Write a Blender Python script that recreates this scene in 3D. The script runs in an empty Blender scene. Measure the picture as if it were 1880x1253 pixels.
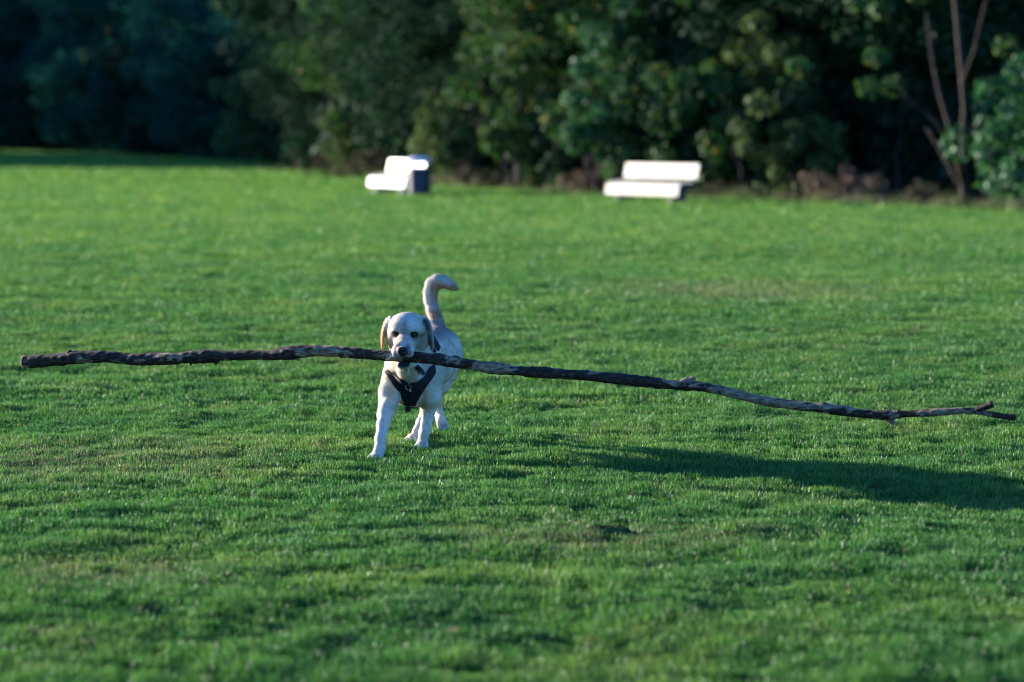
import bpy, math, random
import numpy as np
from mathutils import Vector, Matrix
from mathutils.bvhtree import BVHTree

R = math.radians
scene = bpy.context.scene
COL = scene.collection

# ------------------------------------------------------------------ camera
CAM_H = 1.59
PITCH = math.atan(386.5 / 4439.0)
cam_data = bpy.data.cameras.new("camera")
cam = bpy.data.objects.new("camera", cam_data)
COL.objects.link(cam)
cam.location = (0, 0, CAM_H)
cam.rotation_euler = (math.pi / 2 - PITCH, 0, 0)
cam_data.sensor_width = 36.0
cam_data.lens = 85.0
cam_data.clip_start = 0.1
cam_data.clip_end = 2000.0
cam_data.dof.use_dof = True
cam_data.dof.focus_distance = 11.9
cam_data.dof.aperture_fstop = 1.6
cam_data.dof.aperture_blades = 9
scene.camera = cam

# ------------------------------------------------------------------ sky, sun, exposure
SUN_EL = R(9.5)
SUN_AZ = R(-57.0)            # from +Y towards +X: the sun stands behind the dog, to the left
sun_dir = Vector((math.sin(SUN_AZ) * math.cos(SUN_EL), math.cos(SUN_AZ) * math.cos(SUN_EL), math.sin(SUN_EL)))
world = bpy.data.worlds.new("World")
scene.world = world
world.use_nodes = True
nt = world.node_tree
nt.nodes.clear()
sky = nt.nodes.new("ShaderNodeTexSky")
sky.sky_type = 'NISHITA'
sky.sun_disc = False
sky.sun_elevation = SUN_EL
sky.sun_rotation = SUN_AZ
sky.air_density = 1.0
sky.dust_density = 0.1
sky.ozone_density = 6.0
bg = nt.nodes.new("ShaderNodeBackground")
bg.inputs["Strength"].default_value = 0.118
wo = nt.nodes.new("ShaderNodeOutputWorld")
tint = nt.nodes.new("ShaderNodeMix")
tint.data_type = 'RGBA'
tint.blend_type = 'MULTIPLY'
tint.inputs[0].default_value = 1.0
tint.inputs[7].default_value = (0.79, 0.97, 1.22, 1)      # clear, cool autumn sky
nt.links.new(sky.outputs[0], tint.inputs[6])
nt.links.new(tint.outputs[2], bg.inputs[0])
nt.links.new(bg.outputs[0], wo.inputs[0])

sl = bpy.data.lights.new("sun", 'SUN')
sl.energy = 5.0
sl.angle = R(0.8)
sl.color = (1.0, 0.91, 0.78)
sun = bpy.data.objects.new("sun", sl)
COL.objects.link(sun)
sun.location = (-30, 25, 20)
sun.rotation_euler = sun_dir.to_track_quat('Z', 'Y').to_euler()

scene.view_settings.view_transform = 'Standard'
scene.view_settings.look = 'None'
scene.view_settings.exposure = 1.85
scene.view_settings.gamma = 1.0
scene.view_settings.use_curve_mapping = False
scene.render.engine = 'CYCLES'
scene.cycles.max_bounces = 6
scene.cycles.diffuse_bounces = 3
scene.cycles.glossy_bounces = 2
scene.cycles.transmission_bounces = 3
scene.cycles.use_denoising = True
scene.cycles.filter_width = 1.1
scene.cycles.use_adaptive_sampling = True
scene.cycles.adaptive_threshold = 0.015
scene.cycles.sample_clamp_indirect = 4.0

# ------------------------------------------------------------------ helpers
F_PX = 4439.0
_cp, _sp = math.cos(PITCH), math.sin(PITCH)


def W(px, py, Y):
    """the point at depth Y that the photograph shows at pixel (px, py) of 1880 x 1253"""
    a, b = (px - 940.0) / F_PX, (626.5 - py) / F_PX
    dy = _cp + b * _sp
    t = Y / dy
    return Vector((a * t, Y, CAM_H + (b * _cp - _sp) * t))


def ground_y(py):
    b = (626.5 - py) / F_PX
    return (_cp + b * _sp) * CAM_H / (_sp - b * _cp)


def tag(o, label=None, cat=None, group=None, kind=None):
    if label: o['label'] = label
    if cat: o['category'] = cat
    if group: o['group'] = group
    if kind: o['kind'] = kind
    return o


def link(name, me, mat=None, parent=None, smooth=False):
    o = bpy.data.objects.new(name, me)
    COL.objects.link(o)
    if mat is not None:
        me.materials.append(mat)
    if smooth:
        me.polygons.foreach_set("use_smooth", [True] * len(me.polygons))
    if parent is not None:
        o.parent = parent
    return o


def empty(name, loc=(0, 0, 0), rz=0.0):
    o = bpy.data.objects.new(name, None)
    COL.objects.link(o)
    o.location = loc
    o.rotation_euler = (0, 0, rz)
    o.empty_display_size = 0.2
    return o


def mesh_from(name, verts, faces):
    me = bpy.data.meshes.new(name)
    me.from_pydata([tuple(v) for v in verts], [], [tuple(f) for f in faces])
    me.update()
    return me


def np_mesh(name, V, F):
    """V (n,3), F (m,k) all faces with k corners"""
    V = np.asarray(V, dtype=np.float32)
    F = np.asarray(F, dtype=np.int32)
    me = bpy.data.meshes.new(name)
    me.vertices.add(len(V))
    me.vertices.foreach_set("co", V.ravel())
    me.loops.add(F.size)
    me.loops.foreach_set("vertex_index", F.ravel())
    me.polygons.add(len(F))
    k = F.shape[1]
    me.polygons.foreach_set("loop_start", np.arange(0, F.size, k, dtype=np.int32))
    me.polygons.foreach_set("loop_total", np.full(len(F), k, dtype=np.int32))
    me.update(calc_edges=True)
    me.validate()
    return me


class NS:
    """sum of sines with random directions: a cheap smooth noise in the plane"""
    def __init__(self, seed, wl, n=14):
        r = np.random.RandomState(seed)
        a = r.uniform(0, 2 * np.pi, n)
        k = 2 * np.pi / (wl * r.uniform(0.6, 1.7, n))
        self.kx, self.ky, self.ph = k * np.cos(a), k * np.sin(a), r.uniform(0, 2 * np.pi, n)
        self.n = n

    def __call__(self, x, y):
        x, y = np.asarray(x, dtype=np.float64), np.asarray(y, dtype=np.float64)
        s = 0
        for i in range(self.n):
            s = s + np.sin(self.kx[i] * x + self.ky[i] * y + self.ph[i])
        return s / math.sqrt(self.n / 2)


N_BIG, N_MID, N_SML, N_TINY = NS(1, 9.0), NS(2, 1.7), NS(3, 0.55), NS(4, 0.2)


def ground_h(x, y):
    x, y = np.asarray(x, dtype=np.float64), np.asarray(y, dtype=np.float64)
    near = np.clip((60 - y) / 40, 0, 1)
    h = 0.010 * N_BIG(x, y) + near * (0.0045 * N_MID(x, y) + 0.0045 * N_SML(x, y) + 0.0026 * N_TINY(x, y))
    # the field dips under the dog's path so that its paws meet the plane
    return h - 0.012


class Mat:
    def __init__(self, name):
        self.m = bpy.data.materials.new(name)
        self.m.use_nodes = True
        self.t = self.m.node_tree
        self.t.nodes.clear()
        self.out = self.t.nodes.new("ShaderNodeOutputMaterial")

    def n(self, typ, **kw):
        nd = self.t.nodes.new(typ)
        for k, v in kw.items():
            if k.startswith("i_"):
                key = k[2:].replace("_", " ")
                nd.inputs[key].default_value = v
            else:
                setattr(nd, k, v)
        return nd

    def l(self, a, b):
        self.t.links.new(a, b)

    def noise(self, vec, scale, detail=4, rough=0.55, dist=0.0):
        nd = self.n("ShaderNodeTexNoise")
        nd.inputs["Scale"].default_value = scale
        nd.inputs["Detail"].default_value = detail
        nd.inputs["Roughness"].default_value = rough
        nd.inputs["Distortion"].default_value = dist
        if vec is not None:
            self.l(vec, nd.inputs["Vector"])
        return nd.outputs["Fac"]

    def ramp(self, fac, stops, interp='LINEAR'):
        nd = self.n("ShaderNodeValToRGB")
        cr = nd.color_ramp
        cr.interpolation = interp
        while len(cr.elements) < len(stops):
            cr.elements.new(0.5)
        for e, (p, c) in zip(cr.elements, stops):
            e.position = p
            e.color = (*c, 1.0) if len(c) == 3 else c
        self.l(fac, nd.inputs["Fac"])
        return nd.outputs["Color"]

    def mix(self, fac, a, b, blend='MIX'):
        nd = self.n("ShaderNodeMix", data_type='RGBA', blend_type=blend)
        for s, v in ((nd.inputs[0], fac), (nd.inputs[6], a), (nd.inputs[7], b)):
            if isinstance(v, (int, float)):
                s.default_value = v
            elif isinstance(v, tuple):
                s.default_value = (*v, 1.0) if len(v) == 3 else v
            else:
                self.l(v, s)
        return nd.outputs[2]

    def math(self, op, a, b=None):
        nd = self.n("ShaderNodeMath", operation=op)
        for s, v in zip(nd.inputs, (a, b)):
            if v is None: continue
            if isinstance(v, (int, float)):
                s.default_value = v
            else:
                self.l(v, s)
        return nd.outputs[0]

    def pos(self):
        return self.n("ShaderNodeNewGeometry").outputs["Position"]

    def principled(self, color, rough=0.6, bump=None, bump_strength=0.3, bump_dist=0.01, spec=0.5, metallic=0.0, **kw):
        b = self.n("ShaderNodeBsdfPrincipled")
        if isinstance(color, tuple):
            b.inputs["Base Color"].default_value = (*color, 1.0)
        else:
            self.l(color, b.inputs["Base Color"])
        b.inputs["Roughness"].default_value = rough
        b.inputs["Specular IOR Level"].default_value = spec
        b.inputs["Metallic"].default_value = metallic
        for k, v in kw.items():
            b.inputs[k].default_value = v
        if bump is not None:
            bn = self.n("ShaderNodeBump")
            bn.inputs["Strength"].default_value = bump_strength
            bn.inputs["Distance"].default_value = bump_dist
            self.l(bump, bn.inputs["Height"])
            self.l(bn.outputs[0], b.inputs["Normal"])
        self.l(b.outputs[0], self.out.inputs[0])
        return b

    def leafy(self, color, trans=0.4, gloss=0.06, rough=0.45):
        d = self.n("ShaderNodeBsdfDiffuse")
        t = self.n("ShaderNodeBsdfTranslucent")
        g = self.n("ShaderNodeBsdfGlossy")
        g.inputs["Roughness"].default_value = rough
        g.inputs["Color"].default_value = (0.9, 0.95, 1.0, 1)
        self.l(color, d.inputs[0])
        self.l(color, t.inputs[0])
        m1 = self.n("ShaderNodeMixShader")
        m1.inputs[0].default_value = trans
        self.l(d.outputs[0], m1.inputs[1]); self.l(t.outputs[0], m1.inputs[2])
        m2 = self.n("ShaderNodeMixShader")
        m2.inputs[0].default_value = gloss
        self.l(m1.outputs[0], m2.inputs[1]); self.l(g.outputs[0], m2.inputs[2])
        self.l(m2.outputs[0], self.out.inputs[0])


# ------------------------------------------------------------------ materials
def field_colour(M, pos, random_out=None):
    """green of the turf: worn yellowish and brownish patches, blue-green lush ones"""
    mp = M.n("ShaderNodeMapping")
    mp.inputs["Scale"].default_value = (1, 1, 0)
    M.l(pos, mp.inputs[0])
    v = mp.outputs[0]
    big = M.noise(v, 0.22, 3)
    mid = M.noise(v, 1.1, 4, 0.6)
    sml = M.noise(v, 5.5, 4, 0.65)
    c1 = M.ramp(big, [(0.30, (0.024, 0.118, 0.018)), (0.50, (0.043, 0.150, 0.018)), (0.72, (0.072, 0.180, 0.020))])
    c2 = M.ramp(mid, [(0.33, (0.017, 0.090, 0.018)), (0.50, (0.045, 0.153, 0.018)), (0.68, (0.098, 0.192, 0.026))])
    c = M.mix(0.55, c1, c2)
    dry = M.ramp(sml, [(0.52, (0, 0, 0)), (0.74, (1, 1, 1))])
    dry2 = M.ramp(mid, [(0.46, (0, 0, 0)), (0.66, (1, 1, 1))])
    f = M.math('MULTIPLY', dry, dry2)
    c = M.mix(M.math('MULTIPLY', f, 0.5), c, (0.17, 0.14, 0.06))
    # two worn places
    fine = M.noise(v, 9, 4, 0.7)
    for cx, cy, rx_, ry_ in ((-2.15, 11.6, 1.5, 1.3), (-1.45, 8.6, .6, .5), (.35, 9.3, .9, .5), (2.2, 24, 2.0, 2.5)):
        m2 = M.n("ShaderNodeMapping", vector_type='TEXTURE')
        m2.inputs["Location"].default_value = (cx, cy, 0)
        m2.inputs["Scale"].default_value = (rx_, ry_, 1)
        M.l(v, m2.inputs[0])
        ln = M.n("ShaderNodeVectorMath", operation='LENGTH'); M.l(m2.outputs[0], ln.inputs[0])
        g_ = M.n("ShaderNodeMapRange", interpolation_type='SMOOTHSTEP'); g_.inputs[1].default_value = 1.1; g_.inputs[2].default_value = 0.2; g_.inputs[3].default_value = 0; g_.inputs[4].default_value = .5
        M.l(ln.outputs["Value"], g_.inputs[0])
        w_ = M.math('MULTIPLY', g_.outputs[0], M.ramp(fine, [(.42, (0, 0, 0)), (.6, (1, 1, 1))]))
        c = M.mix(w_, c, (0.15, 0.125, 0.06))
    # far half tinted paler: grazing-angle brightness put into the turf colour
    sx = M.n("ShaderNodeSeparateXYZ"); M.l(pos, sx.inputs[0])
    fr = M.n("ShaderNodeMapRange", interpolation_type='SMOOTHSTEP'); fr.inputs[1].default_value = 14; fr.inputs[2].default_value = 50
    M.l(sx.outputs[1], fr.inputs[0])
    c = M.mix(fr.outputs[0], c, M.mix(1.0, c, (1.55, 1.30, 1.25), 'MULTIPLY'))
    return c, sml, mid


def mat_ground():
    M = Mat("turf_soil")
    p = M.pos()
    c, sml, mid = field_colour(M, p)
    # near: the thatch between the blades, browner and darker; far: the closed sward
    sep = M.n("ShaderNodeSeparateXYZ"); M.l(p, sep.inputs[0])
    far = M.n("ShaderNodeMapRange"); far.inputs[1].default_value = 22; far.inputs[2].default_value = 80
    M.l(sep.outputs[1], far.inputs[0])
    thatch = M.mix(0.62, c, (0.018, 0.024, 0.010))
    c = M.mix(far.outputs[0], thatch, c)
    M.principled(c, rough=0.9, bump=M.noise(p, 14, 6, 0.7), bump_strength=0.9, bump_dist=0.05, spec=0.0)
    return M.m


def mat_grass():
    M = Mat("grass_blade")
    p = M.pos()
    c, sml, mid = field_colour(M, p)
    g = M.n("ShaderNodeNewGeometry").outputs["Random Per Island"]
    v = M.ramp(g, [(0.0, (0.22, 0.34, 0.55)), (0.35, (0.70, 0.78, 0.95)), (0.72, (1.15, 1.15, 1.15)), (0.89, (2.1, 1.6, 2.0)), (1.0, (4.4, 2.4, 4.6))])
    c = M.mix(1.0, c, v, 'MULTIPLY')
    M.leafy(c, trans=0.38, gloss=0.022, rough=0.42)
    return M.m


def mat_leaf(name, dark, mid, light, trans=0.35, gloss=0.02, accent=None):
    M = Mat(name)
    g = M.n("ShaderNodeNewGeometry").outputs["Random Per Island"]
    tc = M.n("ShaderNodeTexCoord").outputs["Object"]
    nz = M.noise(tc, 0.9, 3)
    oi = M.n("ShaderNodeObjectInfo").outputs["Random"]
    f = M.math('ADD', M.math('MULTIPLY', g, 0.45), M.math('MULTIPLY', nz, 0.75))
    f = M.math('ADD', f, M.math('MULTIPLY', oi, 0.18))
    stops = [(0.25, dark), (0.62, mid), (0.95, light)]
    c = M.ramp(f, stops)
    if accent:
        a = M.ramp(g, [(0.965, (0, 0, 0)), (0.97, (1, 1, 1))], 'CONSTANT')
        c = M.mix(a, c, accent)
    M.leafy(c, trans, gloss, 0.6)
    return M.m


def mat_bark(name, a, b, scale=6.0):
    M = Mat(name)
    tc = M.n("ShaderNodeTexCoord").outputs["Object"]
    mp = M.n("ShaderNodeMapping"); mp.inputs["Scale"].default_value = (3, 3, 0.7)
    M.l(tc, mp.inputs[0])
    nz = M.noise(mp.outputs[0], scale, 6, 0.65)
    c = M.ramp(nz, [(0.35, a), (0.65, b)])
    M.principled(c, 0.85, bump=nz, bump_strength=0.8, bump_dist=0.03, spec=0.2)
    return M.m


MG = mat_ground()
MGR = mat_grass()
ML = {
    'green': mat_leaf("leaf_green", (0.005, 0.022, 0.006), (0.018, 0.062, 0.012), (0.06, 0.14, 0.02), accent=(0.26, 0.20, 0.02)),
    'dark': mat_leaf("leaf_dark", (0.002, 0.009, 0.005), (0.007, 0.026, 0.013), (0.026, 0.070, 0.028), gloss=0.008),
    'olive': mat_leaf("leaf_olive", (0.02, 0.045, 0.012), (0.06, 0.105, 0.025), (0.13, 0.18, 0.04)),
    'haze_blue': mat_leaf("leaf_blue_haze", (0.004, 0.026, 0.020), (0.010, 0.062, 0.046), (0.022, 0.100, 0.072), trans=0.15, gloss=0.0),  # blue haze of distance is put into this leaf colour
    'bright': mat_leaf("leaf_bright", (0.006, 0.035, 0.010), (0.018, 0.085, 0.022), (0.05, 0.17, 0.04), gloss=0.03),
    'bracken': mat_leaf("leaf_bracken_brown", (0.05, 0.035, 0.022), (0.12, 0.085, 0.052), (0.22, 0.16, 0.10), trans=0.25, gloss=0.02),
    'drygrass': mat_leaf("leaf_dry_verge", (0.03, 0.03, 0.014), (0.06, 0.055, 0.028), (0.11, 0.095, 0.05), trans=0.3, gloss=0.02),
}
MB = mat_bark("bark_grey_brown", (0.020, 0.015, 0.012), (0.070, 0.054, 0.045))

# ------------------------------------------------------------------ ground
def build_ground():
    def axis(pts):
        out = []
        for a, b, step in pts:
            out.append(np.arange(a, b, step))
        return np.concatenate(out + [[pts[-1][1]]])
    xs = axis([(-700, -60, 40), (-60, -14, 2.0), (-14, -5, 0.3), (-5, 5, 0.075), (5, 14, 0.3), (14, 60, 2.0), (60, 700, 40)])
    ys = axis([(-60, 3, 3.0), (3, 6, 0.3), (6, 20, 0.075), (20, 34, 0.2), (34, 80, 0.8), (80, 240, 4.0), (240, 1500, 60)])
    X, Y = np.meshgrid(xs, ys)
    Z = ground_h(X, Y)
    V = np.stack([X.ravel(), Y.ravel(), Z.ravel()], 1)
    nx, ny = len(xs), len(ys)
    i = np.arange(nx - 1)[None, :] + nx * np.arange(ny - 1)[:, None]
    Fq = np.stack([i, i + 1, i + 1 + nx, i + nx], -1).reshape(-1, 4)
    me = np_mesh("ground", V, Fq)
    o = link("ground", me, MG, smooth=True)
    return tag(o, "mown green turf of the park field", kind='structure')


build_ground()


# woodland floor: a strip of brown litter under the trees, just proud of the turf
TL = [(-600, 330), (-300, 260), (0, 201), (200, 165), (480, 118), (600, 95), (690, 82), (820, 70), (1000, 61.5), (1300, 57), (1500, 54), (1700, 50), (1880, 47), (2200, 43), (2700, 39)]
TLX = np.array([(p - 940) / F_PX * y for p, y in TL]); TLY = np.array([y for p, y in TL])


def treeline_y(x):
    return float(np.interp(x, TLX, TLY))


def build_floor():
    M = Mat("woodland_litter")
    p = M.pos()
    n1 = M.noise(p, 0.8, 5, 0.65)
    c = M.ramp(n1, [(0.3, (0.016, 0.018, 0.008)), (0.5, (0.04, 0.028, 0.017)), (0.7, (0.075, 0.05, 0.03))])
    M.principled(c, 0.95, bump=M.noise(p, 9, 5, 0.7), bump_strength=1.0, bump_dist=0.08, spec=0.1)
    r = random.Random(5)
    xs = np.linspace(-8.5, 22, 130)
    V, Fq = [], []
    for k, x in enumerate(xs):
        y0 = treeline_y(x) + 0.5 * math.sin(x * 1.7) + r.uniform(-.25, .25)
        for j, d in enumerate((0, 0.6, 2, 6, 14, 30, 60)):
            y = y0 + d
            V.append((x, y, float(ground_h(x, y)) + (0.004 if j == 0 else 0.05 + 0.01 * j)))
        if k:
            for j in range(6):
                a = (k - 1) * 7 + j
                Fq.append((a, a + 7, a + 8, a + 1))
    me = mesh_from("woodland_floor", V, Fq)
    tag(link("woodland_ground", me, M.m, smooth=True), "brown leaf litter under the trees at the field's edge", kind='structure')


build_floor()


# ------------------------------------------------------------------ grass (one stuff object, instanced tufts)
def tuft_mesh(seed, n=15, spread=0.04, hmin=0.014, hmax=0.034, w=0.003):
    r = random.Random(seed)
    V, F = [], []
    for _ in range(n):
        a, d = r.uniform(0, 6.283), spread * math.sqrt(r.random())
        x, y = d * math.cos(a), d * math.sin(a)
        h = r.uniform(hmin, hmax)
        fa = r.uniform(0, 6.283)
        lean = abs(r.gauss(0.25, 0.35)) * h * 1.3
        lx, ly = math.cos(fa) * lean, math.sin(fa) * lean
        sx, sy = -math.sin(fa + r.uniform(-.5, .5)) * w * .5, math.cos(fa) * w * .5
        b = len(V)
        V += [(x - sx, y - sy, -0.012), (x + sx, y + sy, -0.012),
              (x + lx * .35 - sx * .9, y + ly * .35 - sy * .9, h * .55), (x + lx * .35 + sx * .9, y + ly * .35 + sy * .9, h * .55),
              (x + lx, y + ly, h * (1 - 0.3 * min(1, lean / h)))]
        F += [(b, b + 1, b + 3), (b, b + 3, b + 2), (b + 2, b + 3, b + 4)]
    return np_mesh("grass_tuft", V, F)


def build_grass():
    rs = np.random.RandomState(11)
    # a wedge wider than the view; the number of tufts falls and their size grows with distance
    zones = [(5.6, 9, 1150, 0.85), (9, 14, 1350, 0.8), (14, 20, 620, 1.2), (20, 30, 260, 1.8), (30, 46, 100, 2.8), (46, 75, 34, 4.6), (75, 130, 8, 8.0), (130, 215, 4.5, 10.0)]
    P, S = [], []
    for y0, y1, dens, sc in zones:
        hw = lambda y: 0.31 * y + 2.2
        area = (hw(y0) + hw(y1)) * (y1 - y0)
        n = int(area * dens)
        y = rs.uniform(y0, y1, n * 2)
        x = rs.uniform(-1, 1, n * 2) * hw(y1)
        keep = np.abs(x) < hw(y)
        x, y = x[keep][:n], y[keep][:n]
        tly = np.interp(x, TLX, TLY)
        k = y < tly + 0.6
        x, y = x[k], y[k]
        P.append(np.stack([x, y, ground_h(x, y)], 1))
        s = np.full(len(x), sc) * rs.uniform(0.8, 1.2, len(x))
        S.append(s)
    P = np.concatenate(P); S = np.concatenate(S)
    # lusher and barer places
    lush = 0.5 + 0.5 * np.clip(0.55 * NS(21, 0.9)(P[:, 0], P[:, 1]) + 0.5 * NS(22, 0.3)(P[:, 0], P[:, 1]), -1, 1)
    zs = (0.62 + 0.75 * lush) * rs.uniform(0.8, 1.2, len(P))
    rank = NS(23, 2.2)(P[:, 0], P[:, 1])
    zs *= 1 + 0.35 * np.clip(rank - 0.9, 0, 1)
    me = bpy.data.meshes.new("grass_points")
    me.vertices.add(len(P))
    me.vertices.foreach_set("co", P.astype(np.float32).ravel())
    sc = np.stack([S, S, zs * (1 + 0.30 * (S - 1))], 1)
    a = me.attributes.new("tuft_scale", 'FLOAT_VECTOR', 'POINT'); a.data.foreach_set("vector", sc.astype(np.float32).ravel())
    rot = np.stack([rs.normal(0, 0.10, len(P)), rs.normal(0, 0.10, len(P)), rs.uniform(0, 6.283, len(P))], 1)
    a = me.attributes.new("tuft_rot", 'FLOAT_VECTOR', 'POINT'); a.data.foreach_set("vector", rot.astype(np.float32).ravel())
    a = me.attributes.new("tuft_pick", 'INT', 'POINT'); a.data.foreach_set("value", rs.randint(0, 6, len(P)).astype(np.int32))
    o = link("grass", me)
    src = bpy.data.collections.new("tuft_source")
    for i in range(6):
        tm = tuft_mesh(100 + i, w=0.0030 if i % 2 else 0.0036)
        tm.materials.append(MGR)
        src.objects.link(bpy.data.objects.new("tuft_%d" % i, tm))
    ng = bpy.data.node_groups.new("scatter_tufts", 'GeometryNodeTree')
    ng.interface.new_socket("Geometry", in_out='INPUT', socket_type='NodeSocketGeometry')
    ng.interface.new_socket("Geometry", in_out='OUTPUT', socket_type='NodeSocketGeometry')
    gi, go = ng.nodes.new("NodeGroupInput"), ng.nodes.new("NodeGroupOutput")
    ci = ng.nodes.new("GeometryNodeCollectionInfo")
    ci.inputs["Collection"].default_value = src
    ci.inputs["Separate Children"].default_value = True
    ci.inputs["Reset Children"].default_value = True
    ip = ng.nodes.new("GeometryNodeInstanceOnPoints")
    ip.inputs["Pick Instance"].default_value = True

    def attr(nm, dt):
        n_ = ng.nodes.new("GeometryNodeInputNamedAttribute")
        n_.data_type = dt
        n_.inputs["Name"].default_value = nm
        return n_.outputs[0]
    L = ng.links.new
    e2r = ng.nodes.new("FunctionNodeEulerToRotation")
    L(gi.outputs[0], ip.inputs["Points"]); L(ci.outputs[0], ip.inputs["Instance"])
    L(attr("tuft_pick", 'INT'), ip.inputs["Instance Index"])
    L(attr("tuft_rot", 'FLOAT_VECTOR'), e2r.inputs[0]); L(e2r.outputs[0], ip.inputs["Rotation"])
    L(attr("tuft_scale", 'FLOAT_VECTOR'), ip.inputs["Scale"])
    L(ip.outputs[0], go.inputs[0])
    md = o.modifiers.new("scatter", 'NODES'); md.node_group = ng
    tag(o, "short green blades of the mown field with yellowish worn places", "grass", kind='stuff')
    print("tufts", len(P))


build_grass()


# ------------------------------------------------------------------ trees and shrubs
def tube(V, F, path, radii, seg=7):
    base = len(V)
    prev = None
    for i, (p, r_) in enumerate(zip(path, radii)):
        p = Vector(p)
        d = (Vector(path[min(i + 1, len(path) - 1)]) - Vector(path[max(i - 1, 0)])).normalized()
        u = d.cross(Vector((0.31, 0.95, 0.05))).normalized() if prev is None else (prev - d * prev.dot(d)).normalized()
        prev = u
        w = d.cross(u)
        for k in range(seg):
            a = 2 * math.pi * k / seg
            V.append(tuple(p + (u * math.cos(a) + w * math.sin(a)) * r_))
        if i:
            b = base + (i - 1) * seg
            for k in range(seg):
                F.append((b + k, b + (k + 1) % seg, b + seg + (k + 1) % seg, b + seg + k))
    F.append(tuple(base + k for k in range(seg))[::-1])
    F.append(tuple(base + (len(path) - 1) * seg + k for k in range(seg)))


def leaf_cloud(rs, centers, crad, n, size, flat=0.5):
    """n folded leaves spread through the clumps"""
    C = np.asarray(centers)
    idx = rs.randint(0, len(C), n)
    d = rs.normal(size=(n, 3)); d /= np.linalg.norm(d, axis=1)[:, None]
    rr = (0.45 + 0.55 * rs.rand(n) ** 0.5)[:, None]
    cr = np.asarray(crad)[idx][:, None]
    P = C[idx] + d * rr * cr * np.array([1, 1, 0.75])
    nrm = d + rs.normal(scale=0.7, size=(n, 3)) + np.array([0, 0, flat])
    nrm /= np.linalg.norm(nrm, axis=1)[:, None]
    t = np.cross(nrm, rs.normal(size=(n, 3))); t /= np.linalg.norm(t, axis=1)[:, None]
    b = np.cross(nrm, t)
    s = size * rs.uniform(0.6, 1.35, n)[:, None]
    A0, A1 = P - t * s * .5, P + t * s * .5
    B0 = P + b * s * .33 + nrm * s * .08
    B1 = P - b * s * .33 + nrm * s * .08
    V = np.stack([A0, B0, A1, B1], 1).reshape(-1, 3)
    k = np.arange(n) * 4
    F = np.concatenate([np.stack([k, k + 1, k + 2], 1), np.stack([k, k + 2, k + 3], 1)])
    return V, F


def crown_mesh(seed, rx, rz, zc, n_cl, crad, n_leaf, size, low=None):
    rs = np.random.RandomState(seed)
    d = rs.normal(size=(n_cl, 3)); d /= np.linalg.norm(d, axis=1)[:, None]
    rad = rs.uniform(0.45, 1.0, n_cl)[:, None] ** 0.7
    C = d * rad * np.array([rx, rx, rz]) * (1 + 0.15 * rs.normal(size=(n_cl, 1)))
    C[:, 2] += zc
    C[:, 2] = np.maximum(C[:, 2], (low if low is not None else 0.3))
    cr = crad * rs.uniform(0.6, 1.3, n_cl)
    V, F = leaf_cloud(rs, C, cr, n_leaf, size)
    return np_mesh("crown", V, F), C


def trunk_mesh(seed, height, r0, C, n_limb=9, stems=1):
    r = random.Random(seed)
    V, F = [], []
    for s in range(stems):
        ox, oy = (0, 0) if stems == 1 else (r.uniform(-.5, .5), r.uniform(-.5, .5))
        path, rad = [], []
        for i in range(8):
            t = i / 7
            path.append((ox + r.uniform(-.12, .12) * (i > 0) + ox * t * 1.2, oy + r.uniform(-.12, .12) * (i > 0) + oy * t, -0.15 + height * t))
            rad.append(r0 * (1.25 if i == 0 else 1) * (1 - 0.8 * t))
        tube(V, F, path, rad)
        for _ in range(n_limb):
            c = C[r.randrange(len(C))]
            t0 = max(0.15, min(0.85, (c[2] - 0.8) / height * 0.7))
            k = int(t0 * 7)
            a = Vector(path[k])
            e = Vector(tuple(c))
            m = a.lerp(e, .5) + Vector((r.uniform(-.3, .3), r.uniform(-.3, .3), r.uniform(0, .4)))
            rr = rad[k] * .42
            tube(V, F, [a, m, e], [rr, rr * .6, rr * .2], 5)
    return mesh_from("trunk", V, F)


PROTO = {}


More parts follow.
